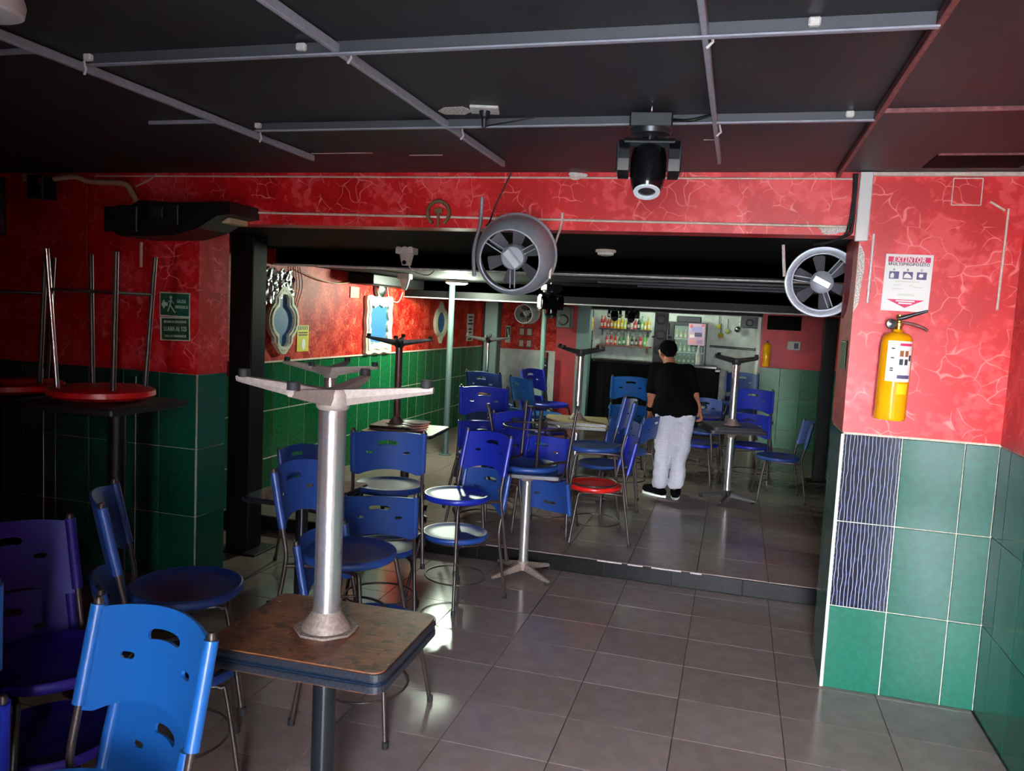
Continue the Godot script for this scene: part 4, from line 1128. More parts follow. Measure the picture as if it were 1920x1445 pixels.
func build_pier_things():
	var z := -4.29
	# fire extinguisher
	var e := thing("fire_extinguisher", "yellow fire extinguisher with a white label on the red pier", "extinguisher", Vector3(0.742, 1.435, -4.205))
	e.rotation.z = -0.012
	obj("cylinder", Shape.new().lathe([Vector2(0, 0), Vector2(0.066, 0), Vector2(0.0715, 0.01), Vector2(0.0715, 0.37), Vector2(0.066, 0.4), Vector2(0.05, 0.418), Vector2(0.024, 0.428), Vector2(0.02, 0.44), Vector2(0, 0.44)], 40), M.yellow_paint, e)
	var lab := obj("label_paper", label_sleeve(0.0722, 0.19, 0.385, -0.72, 1.05), M.paper, e)
	for k in 5:
		var a: float = [0.2, 0.55, 0.2, 0.55, 0.85][k]
		var yy: float = [0.325, 0.325, 0.285, 0.285, 0.305][k]
		obj("pictogram", label_sleeve(0.0727, yy - 0.014, yy + 0.014, a - 0.12, a + 0.12), M.orange_wood if k < 2 else M.ink, lab)
	obj("title_band", label_sleeve(0.0727, 0.362, 0.374, 0.05, 0.95), M.magenta, lab)
	obj("text_band", label_sleeve(0.0727, 0.205, 0.222, 0.02, 0.95), M.violet_ink, lab)
	for yy in [0.24, 0.25, 0.3, 0.345]:
		obj("side_print", label_sleeve(0.0727, yy, yy + 0.006, -0.45, -0.25), M.ink, lab)
	obj("yellow_tag", label_sleeve(0.0722, 0.13, 0.18, 0.12, 0.85), M.yellow_paper, e)
	var v := obj("valve", Shape.new().lathe([Vector2(0.016, 0.435), Vector2(0.016, 0.455), Vector2(0.022, 0.457), Vector2(0.022, 0.47), Vector2(0.013, 0.475), Vector2(0.013, 0.51), Vector2(0, 0.512)], 16), M.brass, e)
	obj("gauge", Shape.new().lathe([Vector2(0, 0), Vector2(0.024, 0), Vector2(0.026, 0.008), Vector2(0.022, 0.02), Vector2(0, 0.022)], 18, Transform3D(Basis(Vector3.RIGHT, PI / 2), Vector3(-0.035, 0.465, 0.0))), M.black_gloss, v)
	obj("lever", Shape.new().tube([Vector3(-0.01, 0.49, 0.01), Vector3(0.02, 0.5, 0.02), Vector3(0.115, 0.535, 0.03)], [0.01, 0.011, 0.006], 8), M.black_shell, v)
	obj("carry_handle", Shape.new().tube(smooth_path([Vector3(0.0, 0.475, 0.0), Vector3(0.05, 0.47, 0.015), Vector3(0.1, 0.455, 0.02), Vector3(0.125, 0.44, 0.02)], 4), 0.007, 8), M.maroon_conduit, v)
	obj("wall_hook", Shape.new().box(Vector3(0.0, 0.45, -0.06), Vector3(0.03, 0.06, 0.05), 0.003), M.cream_strip, e)
	# its notice
	var s := thing("extinguisher_sign", "white notice reading EXTINTOR MULTIPROPOSITO above the extinguisher", "sign", Vector3(0.781, 2.104, z))
	s.rotation.z = -0.012
	obj("sheet", Shape.new().box(Vector3(0, 0, 0.002), Vector3(0.214, 0.278, 0.004), 0.001), M.paper, s)
	obj("red_band", Shape.new().box(Vector3(0, 0.113, 0.0046), Vector3(0.19, 0.026, 0.001)), M.magenta, s)
	letters("EXTINTOR", 0.024, Vector3(0, 0.113, 0.0056), M.paper, s, 0.0, 0.145)
	letters("MULTIPROPOSITO", 0.015, Vector3(0, 0.09, 0.0048), M.ink, s, 0.0, 0.185)
	for k in 3:
		var pc := obj("pictogram", Shape.new().box(Vector3(-0.062 + k * 0.062, 0.036, 0.0046), Vector3(0.044, 0.036, 0.001)), M.violet_ink, s)
		var pg: PackedVector2Array = [PackedVector2Array([Vector2(-0.017, -0.014), Vector2(-0.001, -0.014), Vector2(0.0, 0.004), Vector2(-0.008, 0.012), Vector2(-0.017, 0.004)]), PackedVector2Array([Vector2(-0.019, -0.013), Vector2(0.019, -0.013), Vector2(0.012, 0.0), Vector2(-0.004, 0.012), Vector2(-0.016, 0.002)]), PackedVector2Array([Vector2(-0.014, -0.002), Vector2(-0.01, 0.009), Vector2(0.006, 0.009), Vector2(0.006, -0.006), Vector2(-0.006, -0.009)])][k]
		obj("symbol", Shape.new().prism(pg, 0.0006, Transform3D(Basis.IDENTITY, Vector3(-0.062 + k * 0.062, 0.036, 0.0051))), M.paper, pc)
		letters(["A", "B", "C"][k], 0.011, Vector3(-0.064 + k * 0.062, 0.063, 0.0048), M.ink, s)
	for q in [[0.0, 0.006, 0.11], [-0.045, -0.012, 0.03], [0.02, -0.012, 0.02], [0.05, -0.02, 0.045], [-0.04, -0.03, 0.05], [0.0, -0.055, 0.07], [0.0, -0.061, 0.08]]:
		obj("fine_print", Shape.new().box(Vector3(q[0], q[1], 0.0044), Vector3(q[2], 0.0025, 0.0006)), M.pale_print, s)
	var tr := obj("arrow_triangle", Shape.new().prism(PackedVector2Array([Vector2(-0.085, 0.0), Vector2(0.085, 0.0), Vector2(0.0, -0.04)]), 0.0008, Transform3D(Basis.IDENTITY, Vector3(0, -0.082, 0.0042))), M.magenta, s)
	for k in 2:
		obj("white_print", Shape.new().box(Vector3(0, -0.089 - 0.011 * k, 0.0054), Vector3(0.085 - 0.025 * k, 0.007, 0.0006)), M.paper, tr)
	# ducts and covers on the pier
	tag(obj("cable_duct", Shape.new().tube([Vector3(1.19, 2.47, z), Vector3(1.185, 1.99, z)], 0.006, 6), M.cream_strip), "pale upright duct at the pier's right side", "duct")
	tag(obj("cable_duct", Shape.new().tube([Vector3(0.612, 2.34, z), Vector3(0.61, 2.0, z)], 0.006, 6), M.white_trim), "white upright duct left of the extinguisher notice", "duct")
	tag(obj("cable_duct", Shape.new().tube([Vector3(1.11, 2.5, z), Vector3(1.175, 2.46, z)], 0.006, 6), M.cream_strip), "short slanting duct beside the square wall cover", "duct")
	tag(obj("cornice_strip", Shape.new().span(Vector3(0.56, 2.618, -4.295), Vector3(1.26, 2.638, -4.27), 0.004), M.cream_strip), "worn pale strip along the top of the pier", "trim")
	var cv := thing("wall_cover", "red painted square cover plate near the top of the pier", "cover plate", Vector3(1.005, 2.545, z))
	obj("plate", Shape.new().box(Vector3(0, 0, 0.004), Vector3(0.13, 0.13, 0.01), 0.003), M.red_wall, cv)
	for k in 4:
		var bs := Basis(Vector3.BACK, k * PI / 2)
		obj("worn_edge", Shape.new().box(bs * Vector3(0, 0.063, 0.009), Vector3(0.126, 0.005, 0.003), 0.001, bs), M.cream_strip, cv)
	var bp := PackedVector2Array([Vector2(0, -0.2), Vector2(0.02, -0.16), Vector2(0.028, -0.05), Vector2(0.035, 0.02), Vector2(0.03, 0.09), Vector2(0.012, 0.13), Vector2(0.0, 0.15)])
	tag(obj("bare_patch", Shape.new().prism(bp, 0.003, Transform3D(Basis.IDENTITY, Vector3(0.548, 2.15, -4.293))), M.old_plaster), "bare plaster where paint came off the pier's left edge", "patch")
	var ps := thing("notice_plate", "small olive plate on the pier's narrow side", "sign", Vector3(0.543, 1.73, -4.46), -PI / 2)
	obj("plate", Shape.new().box(Vector3(0, 0, 0.003), Vector3(0.17, 0.15, 0.006), 0.002), M.sign_olive, ps)
	obj("border", Shape.new().box(Vector3(0, 0.07, 0.0065), Vector3(0.16, 0.006, 0.002)), M.pale_print, ps)

# a piece of a cylinder's skin between two heights and two angles (0 looks towards +z, positive to +x)
func label_sleeve(r: float, y0: float, y1: float, a0: float, a1: float) -> Shape:
	var s := Shape.new()
	var n := maxi(2, int((a1 - a0) / 0.12))
	for i in n:
		var p := []
		for a in [lerpf(a0, a1, float(i) / n), lerpf(a0, a1, float(i + 1) / n)]:
			p.append(Vector3(sin(a), 0, cos(a)))
		var u := Vector3(0, y0, 0)
		var v := Vector3(0, y1, 0)
		s.squad(p[0] * r + u, p[1] * r + u, p[1] * r + v, p[0] * r + v, p[0], p[1], p[1], p[0])
	return s

# an ornate wall mirror: outline(u, v) > 0 inside; the glass is the outline shrunk by the rim
func wall_mirror(label: String, y: float, z: float, hu: float, hv: float, rim: float, outline: Callable, wave: float):
	var t := thing("wall_mirror", label, "mirror", Vector3(-3.998, y, z), PI / 2)
	var flat := func(u: float, v: float) -> Vector3:
		return Vector3(u, v, 0.02)
	var ring := func(u: float, v: float) -> float:
		var o: float = outline.call(u, v)
		return minf(o, rim + wave * sin(u * 60.0) * cos(v * 48.0 + 0.6) - o)
	obj("frame", Shape.new().plate(ring, -hu, hu, 44, -hv, hv, 52, flat, 0.04), M.frame_cream, t)
	var glass := func(u: float, v: float) -> float:
		return outline.call(u, v) - rim * 0.6
	var back := func(u: float, v: float) -> Vector3:
		return Vector3(u, v, 0.006)
	obj("blue_glass", Shape.new().plate(glass, -hu, hu, 36, -hv, hv, 40, back, 0.008), M.mirror_blue, t)
	var bead := func(u: float, v: float) -> float:
		var o: float = outline.call(u, v)
		return minf(o - rim * 0.42, rim * 0.58 - o)
	var fr := func(u: float, v: float) -> Vector3:
		return Vector3(u, v, 0.043)
	obj("raised_bead", Shape.new().plate(bead, -hu, hu, 44, -hv, hv, 52, fr, 0.012), M.frame_cream, t)

func build_rear():
	# black steel column on the lower floor
	var c := thing("steel_column", "black square steel column left of the near tables", "column", Vector3(-3.47, 0, -5.07))
	obj("shaft", Shape.new().span(Vector3(-0.1, 0.012, -0.1), Vector3(0.09, SOFFIT - 0.001, 0.08), 0.008), M.black_steel, c)
	obj("base_plate", Shape.new().box(Vector3(0.02, 0.006, 0), Vector3(0.36, 0.012, 0.3), 0.002), M.black_steel, c)
	# low wall end beyond the left pier, red on top
	var lw := structure("wall_low_left")
	obj("tiled_wall", Shape.new().span(Vector3(-4.0, 0, -4.7), Vector3(-3.52, 1.31, -4.9), 0.004), M.green[0], lw)
	obj("red_cap", Shape.new().span(Vector3(-4.0, 1.31, -4.69), Vector3(-3.5, 1.42, -4.91), 0.006), M.red_flat, lw)
	# mirrors
	var quatre := func(u: float, v: float) -> float:
		var a := 0.245 - Vector2(u, v * 1.25).length()
		var b := 0.13 - maxf(absf(u) - 0.02, 0.0) - maxf(absf(v) - 0.2, 0.0) * 1.1
		var d := 0.2 - absf(u) * 1.6 - maxf(absf(v) - 0.19, 0.0) * 1.6
		return maxf(a, maxf(minf(b, 0.305 - absf(v)), minf(d * 0.6, 0.31 - absf(v))))
	wall_mirror("quatrefoil cream-framed blue mirror at the left end of the rear wall", 1.70, -6.35, 0.27, 0.33, 0.07, quatre, 0.0)
	var rect := func(u: float, v: float) -> float:
		return minf(0.335 + 0.008 * sin(v * 30.0) - absf(u), 0.325 + 0.008 * cos(u * 26.0) - absf(v))
	wall_mirror("rectangular cream-framed blue mirror with a ragged inner edge", 1.665, -8.34, 0.36, 0.35, 0.11, rect, 0.02)
	var leaf := func(u: float, v: float) -> float:
		var a := 0.235 - Vector2(u, v * 1.1).length()
		var b := (0.29 - absf(v)) * 0.5 - absf(u) * 0.6
		return maxf(a, b)
	wall_mirror("leaf-shaped cream-framed blue mirror left of the lit lamp post", 1.70, -10.33, 0.27, 0.3, 0.07, leaf, 0.0)
	# notices on the left wall
	var y := thing("warning_notice", "yellow notice with a white figure beside the quatrefoil mirror", "notice", Vector3(-3.997, 1.53, -6.73), PI / 2)
	obj("sheet", Shape.new().box(Vector3(0, 0, 0.002), Vector3(0.21, 0.25, 0.004), 0.001), M.yellow_paper, y)
	for k in 6:
		obj("black_stripe", Shape.new().box(Vector3(-0.085 + 0.032 * k, 0.1, 0.0046), Vector3(0.014, 0.04, 0.001), 0.0, Basis(Vector3.BACK, -0.3)), M.ink, y)
	for k in 2:
		obj("text_line", Shape.new().box(Vector3(0, 0.055 - 0.022 * k, 0.0046), Vector3(0.16, 0.012, 0.001)), M.rust, y)
	obj("white_figure", Shape.new().lathe([Vector2(0, -0.001), Vector2(0.032, -0.001), Vector2(0.032, 0.001), Vector2(0, 0.001)], 20, Transform3D(Basis(Vector3.RIGHT, PI / 2), Vector3(0.01, -0.055, 0.005)), 1.0, 1.7), M.paper, y)
	var vs := thing("price_notice", "tall narrow white notice with black print by the grey column", "notice", Vector3(-3.997, 1.63, -11.64), PI / 2)
	obj("sheet", Shape.new().box(Vector3(0, 0, 0.002), Vector3(0.3, 0.42, 0.004), 0.001), M.paper, vs)
	for k in 7:
		obj("text_line", Shape.new().box(Vector3(0, 0.16 - 0.052 * k - (0.03 if k > 2 else 0.0), 0.0046), Vector3([0.2, 0.16, 0.24, 0.14, 0.1, 0.16, 0.18][k], 0.026, 0.001)), M.ink, vs)
	var ol := thing("blank_plate", "square pinkish blank plate on the wall left of the ragged mirror", "cover plate", Vector3(-3.997, 2.01, -7.76), PI / 2)
	obj("plate", Shape.new().box(Vector3(0, 0, 0.004), Vector3(0.2, 0.12, 0.008), 0.002), plain(rgb(206, 120, 96), 0.5), ol)
	# emergency light and cameras
	var em := thing("emergency_light", "silver round emergency light above the ragged mirror", "lamp", Vector3(-3.96, 2.08, -8.33), PI / 2)
	obj("housing", Shape.new().lathe([Vector2(0, -0.04), Vector2(0.1, -0.04), Vector2(0.11, -0.01), Vector2(0.1, 0.03), Vector2(0.05, 0.055), Vector2(0, 0.06)], 24, Transform3D(Basis(Vector3.RIGHT, PI / 2), Vector3.ZERO)), M.foil, em)
	obj("rim", Shape.new().lathe([Vector2(0.1, -0.03), Vector2(0.118, -0.02), Vector2(0.112, 0.0)], 24, Transform3D(Basis(Vector3.RIGHT, PI / 2), Vector3.ZERO)), M.fan_silver, em)
	var c2 := thing("security_camera", "second beige camera under the rear beam, further back", "camera", Vector3(-3.3, 2.22, -7.5))
	obj("mount", Shape.new().box(Vector3(0, -0.03, 0), Vector3(0.13, 0.06, 0.1), 0.006), M.beige_plastic, c2)
	obj("head", Shape.new().lathe([Vector2(0.05, -0.06), Vector2(0.035, -0.12), Vector2(0.02, -0.17), Vector2(0, -0.175)], 16), M.beige_plastic, c2)
	# crumpled foil and loose wires at the top of the wall
	var fo := thing("foil_sheet", "crumpled shiny foil sheet above the quatrefoil mirror", "foil", Vector3(-3.99, 2.03, -6.28), PI / 2)
	var nn := noise(77, 9.0, 3)
	var bump := func(u: float, v: float) -> Vector3:
		return Vector3(u, v, 0.018 + 0.03 * nn.get_noise_2d(u, v * 0.6))
	var edge := func(u: float, v: float) -> float:
		return minf(0.225 + 0.02 * sin(v * 40.0) - absf(u), (0.12 if u > -0.1 else 0.16) + 0.015 * sin(u * 50.0) - absf(v + (0.0 if u > -0.1 else 0.03)))
	obj("sheet", Shape.new().plate(edge, -0.26, 0.26, 26, -0.2, 0.2, 18, bump, 0.003), M.foil, fo)
	for k in 3:
		tag(obj("cable", Shape.new().tube(smooth_path([Vector3(-3.97, 2.2, -6.52 - 0.04 * k), Vector3(-3.96, 2.02, -6.54 - 0.05 * k), Vector3(-3.965, 1.88 - 0.03 * k, -6.52 - 0.02 * k), Vector3(-3.97, 1.8 - 0.05 * k, -6.55 - 0.03 * k)], 5), 0.004, 5), M.cable_black), ["shortest", "middle", "longest"][k] + " black wire hanging beside the foil sheet", "cable", "wires by the foil")
	tag(obj("cable", Shape.new().tube(smooth_path([Vector3(-3.97, 2.17, -6.6), Vector3(-3.97, 2.1, -7.0), Vector3(-3.97, 2.09, -7.4), Vector3(-3.97, 2.15, -7.9)], 6), 0.006, 6), M.cable_beige), "beige wire sagging along the top of the left wall", "cable")
	tag(obj("cable", Shape.new().tube(smooth_path([Vector3(-3.96, 2.15, -8.5), Vector3(-3.95, 1.98, -8.55), Vector3(-3.95, 1.94, -8.8), Vector3(-3.96, 2.06, -8.95)], 6), 0.006, 6), M.white_plastic), "white wire loop right of the emergency light", "cable")
	tag(obj("cable_tray", Shape.new().span(Vector3(-3.99, 2.1, -7.6), Vector3(-3.7, 2.21, -9.0), 0.01), M.black_steel), "dark cable tray under the ceiling at the left wall", "tray")
	# post by the lamp, grey columns
	var rp := thing("round_post", "slim grey round post lit brightly by the ceiling lamp", "post", Vector3(-3.32, RISE, -8.95))
	obj("shaft", Shape.new().lathe([Vector2(0.036, 0.01), Vector2(0.036, 2.1)], 20), M.column_grey, rp)
	obj("base_flange", Shape.new().lathe([Vector2(0, 0), Vector2(0.08, 0), Vector2(0.08, 0.012), Vector2(0.04, 0.014)], 20), M.column_grey, rp)
	var gc := thing("steel_column", "wide grey-green steel column at the end of the left wall", "column", Vector3(-3.27, RISE, -10.5))
	obj("shaft", Shape.new().span(Vector3(-0.095, 0.01, -0.1), Vector3(0.095, 1.98, 0.1), 0.01), M.column_grey, gc)
	obj("base_plate", Shape.new().box(Vector3(0, 0.006, 0), Vector3(0.34, 0.012, 0.34), 0.002), M.black_steel, gc)
	obj("corner_strip", Shape.new().span(Vector3(-0.11, 0.012, 0.09), Vector3(-0.095, 1.98, 0.11), 0.002), M.black_steel, gc)
	var pp := thing("round_post", "pale slim post in front of the far red wall", "post", Vector3(-2.47, RISE, -10.2))
	obj("shaft", Shape.new().lathe([Vector2(0.035, 0.01), Vector2(0.035, 1.98)], 18), M.teal_panel, pp)
	obj("base_flange", Shape.new().lathe([Vector2(0, 0), Vector2(0.07, 0), Vector2(0.07, 0.012), Vector2(0.035, 0.014)], 18), M.teal_panel, pp)
	var dp := thing("menu_post", "dark upright board with pale scribbles before the white dado", "board", Vector3(-2.78, RISE, -11.6))
	obj("board", Shape.new().span(Vector3(-0.06, 0, -0.02), Vector3(0.06, 1.2, 0.02), 0.004), M.black_steel, dp)
	obj("red_tip", Shape.new().box(Vector3(0, 1.16, 0.022), Vector3(0.07, 0.1, 0.004), 0.001), M.red_plastic, dp)
	for k in 4:
		obj("scribble", Shape.new().box(Vector3(0.02 * sin(k * 2.0), 1.06 - 0.05 * k, 0.022), Vector3(0.05, 0.012, 0.002), 0.0, Basis(Vector3.BACK, 0.5 * cos(k * 3.0))), M.paper, dp)
	var xs := thing("exit_sign", "small green exit sign on the far red wall", "sign", Vector3(-3.655, 1.535, -12.597))
	obj("board", Shape.new().box(Vector3(0, 0, 0.003), Vector3(0.09, 0.28, 0.005), 0.001), M.pale_print, xs)
	obj("green_field", Shape.new().box(Vector3(0, 0.02, 0.006), Vector3(0.07, 0.2, 0.002)), M.sign_green, xs)
	obj("figure", Shape.new().box(Vector3(0, 0.03, 0.0075), Vector3(0.02, 0.12, 0.001), 0.0, Basis(Vector3.BACK, 0.2)), M.pale_print, xs)
	for i in 2:
		for j in 3:
			var pn := thing("photo_frame", "small greyish picture on the far red wall, %s of the %s column" % [["lowest", "middle", "highest"][j], ["left", "right"][i]], "picture", Vector3(-3.42 + 0.13 * i, 1.4 + 0.19 * j, -12.597), 0.0, "pictures on the far red wall")
			obj("frame", Shape.new().box(Vector3(0, 0, 0.004), Vector3(0.1, 0.14, 0.008), 0.002), M.rust, pn)
			obj("print", Shape.new().box(Vector3(0, 0, 0.0085), Vector3(0.07, 0.1, 0.001)), M.old_plaster, pn)
	drum_fan("dark drum fan with a white casing hung at the far red wall", Vector3(-2.98, 1.89, -11.2), Vector3(0.1, -0.12, 0), 0.155, 0.26, M.white_plastic, M.fan_dark)
	var ls := thing("loudspeaker", "black loudspeaker box hung beside the pale slim post", "speaker", Vector3(-2.5, 1.72, -11.6))
	obj("cabinet", Shape.new().box(Vector3(0, 0.14, 0), Vector3(0.22, 0.32, 0.2), 0.008), M.speaker_black, ls)
	obj("hanger", Shape.new().span(Vector3(-0.02, 0.3, -0.02), Vector3(0.02, 0.379, 0.02)), M.black_steel, ls)
	obj("cone", Shape.new().lathe([Vector2(0.08, 0), Vector2(0.085, 0.006), Vector2(0.03, -0.01), Vector2(0, -0.004)], 18, Transform3D(Basis(Vector3.RIGHT, PI / 2), Vector3(0, 0.1, 0.102))), M.black_shell, ls)
	var rpn := structure("wall_end_red")
	obj("plaster", Shape.new().span(Vector3(-2.75, RISE, -12.2), Vector3(-2.42, 2.1, -12.4)), M.red_flat, rpn)
	obj("teal_face", Shape.new().span(Vector3(-2.42, RISE, -12.19), Vector3(-2.22, 2.1, -12.4)), M.teal_panel, rpn)
	# stage lights under the second beam
	moving_head("black moving-head light hanging in the middle of the second beam", Vector3(-1.95, 2.2, -8.3), 0.7, 1.1, -0.2, false, "rear stage lights")
	moving_head("black stage light at the left over the bar", Vector3(-1.83, 2.1, -12.1), 0.2, 0.85, -0.9, false, "rear stage lights")
	moving_head("black stage light second from left over the bar", Vector3(-1.56, 2.1, -12.1), -0.2, 0.85, -0.7, false, "rear stage lights")
	# rails under the middle ceiling
	for k in 3:
		tag(obj("ceiling_rail", Shape.new().span(Vector3(-1.6 + 0.3 * k, 2.19, -6.9 - 0.55 * k), Vector3(0.9, 2.215, -6.93 - 0.55 * k), 0.004), M.fan_dark), ["nearest", "middle", "farthest"][k] + " dark rail under the ceiling behind the first beam", "rail", "rear ceiling rails")
	# right side of the rear room
	var tv := thing("television", "black television on the red end wall right of the bar", "television", Vector3(0.63, 1.86, -11.96))
	obj("screen", Shape.new().box(Vector3(0, 0.07, 0), Vector3(0.46, 0.2, 0.05), 0.006), M.black_paint, tv)
	obj("wall_bracket", Shape.new().box(Vector3(0, 0.07, -0.03), Vector3(0.1, 0.1, 0.04), 0.003), M.black_shell, tv)
	var sg := thing("notice_plate", "small pale notice plate on the red end wall", "notice", Vector3(0.785, 1.615, -11.998))
	obj("plate", Shape.new().box(Vector3(0, 0, 0.003), Vector3(0.17, 0.12, 0.006), 0.001), M.old_plaster, sg)
	obj("print", Shape.new().box(Vector3(0.035, 0, 0.0066), Vector3(0.06, 0.08, 0.001)), M.ink, sg)
	var yc := thing("yellow_cylinder", "slim yellow cylinder on the red end wall right of the bar", "cylinder", Vector3(0.42, 1.3, -11.93))
	obj("tank", Shape.new().lathe([Vector2(0, 0), Vector2(0.05, 0), Vector2(0.055, 0.01), Vector2(0.055, 0.3), Vector2(0.03, 0.33), Vector2(0.015, 0.34), Vector2(0, 0.34)], 20), M.yellow_paint, yc)
	obj("valve", Shape.new().lathe([Vector2(0.012, 0.335), Vector2(0.012, 0.37), Vector2(0, 0.372)], 10), M.black_shell, yc)
	var bc := thing("steel_column", "black steel column at the right of the rear room", "column", Vector3(1.0, RISE, -9.6))
	obj("shaft", Shape.new().span(Vector3(-0.06, 0.01, -0.06), Vector3(0.08, 1.88, 0.06), 0.006), M.black_steel, bc)
	obj("base_plate", Shape.new().box(Vector3(0, 0.006, 0), Vector3(0.26, 0.012, 0.24), 0.002), M.black_steel, bc)

func bottle(label: String, at: Vector3, h: float, r: float, glass: Color, cap: Color, group: String):
	var t := thing("bottle", label, "bottle", at, 0.0, group)
	var m := plain(glass, 0.15)
	obj("body", Shape.new().lathe([Vector2(0, 0), Vector2(r, 0.003), Vector2(r, h * 0.55), Vector2(r * 0.8, h * 0.66), Vector2(r * 0.36, h * 0.76), Vector2(r * 0.33, h * 0.94), Vector2(0, h * 0.94)], 14), m, t)
	obj("cap", Shape.new().lathe([Vector2(r * 0.4, h * 0.92), Vector2(r * 0.4, h), Vector2(0, h)], 10), plain(cap, 0.4), t)
	obj("paper_label", label_sleeve(r * 1.02, h * 0.16, h * 0.42, -1.2, 1.2), plain(glass.lerp(Color(0.9, 0.88, 0.8), 0.7), 0.6), t)

func build_bar():
	var ct := thing("bar_counter", "black bar counter in front of the bottle shelves", "counter", Vector3(-1.33, RISE, -12.75))
	obj("body", Shape.new().span(Vector3(-1.2, 0, -0.2), Vector3(1.03, 1.06, 0.15), 0.006), M.black_paint, ct)
	obj("worktop", Shape.new().span(Vector3(-1.23, 1.06, -0.26), Vector3(1.06, 1.1, 0.22), 0.006), M.black_gloss, ct)
	for k in 4:
		obj("front_panel", Shape.new().span(Vector3(-1.17 + 0.55 * k, 0.1, 0.15), Vector3(-0.67 + 0.55 * k, 1.0, 0.165), 0.004), M.black_paint, ct)
	var ord_ := ["first", "second", "third", "fourth", "fifth", "sixth", "seventh", "eighth", "ninth", "tenth", "eleventh", "twelfth", "thirteenth", "fourteenth", "fifteenth"]
	# upper shelf
	var s1 := thing("wall_shelf", "upper bottle shelf on the white bar wall", "shelf", Vector3(-1.93, 1.68, -14.1))
	obj("board", Shape.new().box(Vector3(0, 0.012, 0), Vector3(0.92, 0.024, 0.2), 0.004), M.fan_dark, s1)
	for x in [-0.4, 0.4]:
		obj("bracket", Shape.new().box(Vector3(x, -0.05, -0.03), Vector3(0.02, 0.1, 0.14), 0.003), M.fan_dark, s1)
	var cols := [[190, 40, 36], [206, 60, 40], [196, 52, 50], [176, 120, 30], [214, 170, 40], [226, 190, 20], [220, 176, 16], [186, 206, 90], [60, 20, 20], [206, 150, 160], [200, 50, 60], [24, 40, 30], [120, 180, 130], [222, 168, 30], [216, 180, 60]]
	var names := ["red", "orange-red", "red", "amber", "yellow", "bright yellow", "yellow", "lime", "dark red", "pink", "red", "dark green", "pale green", "amber yellow", "yellow"]
	for i in 15:
		bottle("%s bottle, %s from the left on the upper bar shelf" % [names[i], ord_[i]], Vector3(-2.35 + 0.06 * i, 1.705, -14.08 + 0.02 * (i % 2)), 0.22 + 0.03 * sin(i * 2.3), 0.025, rgb(cols[i][0], cols[i][1], cols[i][2]), rgb(230, 225, 215) if i % 3 else rgb(30, 26, 24), "bottles on the upper bar shelf")
	var s2 := thing("wall_shelf", "lower brown bottle shelf on the white bar wall", "shelf", Vector3(-1.93, 1.39, -14.1))
	obj("board", Shape.new().box(Vector3(0, 0.012, 0), Vector3(0.95, 0.026, 0.2), 0.004), M.shelf_wood, s2)
	for x in [-0.4, 0.4]:
		obj("bracket", Shape.new().box(Vector3(x, -0.05, -0.03), Vector3(0.02, 0.1, 0.14), 0.003), M.shelf_wood, s2)
	var cols2 := [[200, 80, 80], [170, 40, 36], [206, 60, 40], [60, 130, 50], [40, 120, 60], [214, 200, 170], [40, 60, 40], [70, 24, 30], [190, 40, 50], [90, 190, 60]]
	var names2 := ["pink", "dark red", "red", "green", "green", "cream", "dark green", "maroon", "red", "light green"]
	for i in 10:
		bottle("%s bottle, %s from the left on the lower bar shelf" % [names2[i], ord_[i]], Vector3(-2.24 + 0.075 * i, 1.417, -14.08), 0.2 + 0.025 * sin(i * 1.7), 0.026, rgb(cols2[i][0], cols2[i][1], cols2[i][2]), rgb(210, 210, 205) if i % 2 else rgb(40, 36, 34), "bottles on the lower bar shelf")
	for i in 6:
		var g := obj("drinking_glass", Shape.new().lathe([Vector2(0, 0), Vector2(0.03, 0), Vector2(0.036, 0.09), Vector2(0.033, 0.09), Vector2(0.027, 0.006), Vector2(0, 0.006)], 14, Transform3D(Basis(Vector3.RIGHT, PI), Vector3(0, 0, 0))), M.pane)
		g.position = Vector3(-2.3 + 0.13 * i, 1.676, -14.08)
		tag(g, "clear glass hanging %s from the left under the upper bar shelf" % ord_[i], "glass", "hanging glasses")
	# left: rack and yellow sack
	var rk := thing("wooden_rack", "tall dark wooden rack at the left end of the bar", "rack", Vector3(-2.7, RISE, -13.7))
	obj("upright", Shape.new().span(Vector3(-0.12, 0, 0.1), Vector3(-0.02, 1.9, 0.2), 0.006), plain(rgb(124, 104, 92), 0.6), rk)
	for k in 4:
		obj("shelf", Shape.new().box(Vector3(0.1, 0.7 + 0.33 * k, 0), Vector3(0.3, 0.025, 0.3), 0.004), M.dark_wood, rk)
	obj("upright", Shape.new().span(Vector3(0.22, 0, -0.1), Vector3(0.25, 1.9, 0.1), 0.004), M.dark_wood, rk)
	obj("back_panel", Shape.new().span(Vector3(-0.02, 0.3, -0.14), Vector3(0.24, 1.88, -0.12)), M.dark_wood, rk)
	tag(obj("bag", Shape.new().lathe([Vector2(0, -0.14), Vector2(0.05, -0.13), Vector2(0.062, -0.04), Vector2(0.055, 0.08), Vector2(0.03, 0.13), Vector2(0, 0.14)], 14, Transform3D(Basis.IDENTITY, Vector3(-2.42, 1.79, -13.3)), 1.0, 0.6), M.yellow_paint), "yellow bag hanging on the wooden rack", "bag")
	# black loudspeaker column
	var sc := thing("loudspeaker", "black speaker tower between bottles and fridge", "speaker", Vector3(-1.17, RISE + 1.1, -12.75))
	obj("cabinet", Shape.new().span(Vector3(-0.1, 0.001, -0.12), Vector3(0.1, 0.88, 0.1), 0.008), M.speaker_black, sc)
	for k in 3:
		obj("cone", Shape.new().lathe([Vector2(0.075, 0), Vector2(0.078, 0.006), Vector2(0.03, -0.01), Vector2(0, -0.004)], 18, Transform3D(Basis(Vector3.RIGHT, PI / 2), Vector3(0, 0.2 + 0.24 * k, 0.102))), M.black_shell, sc)
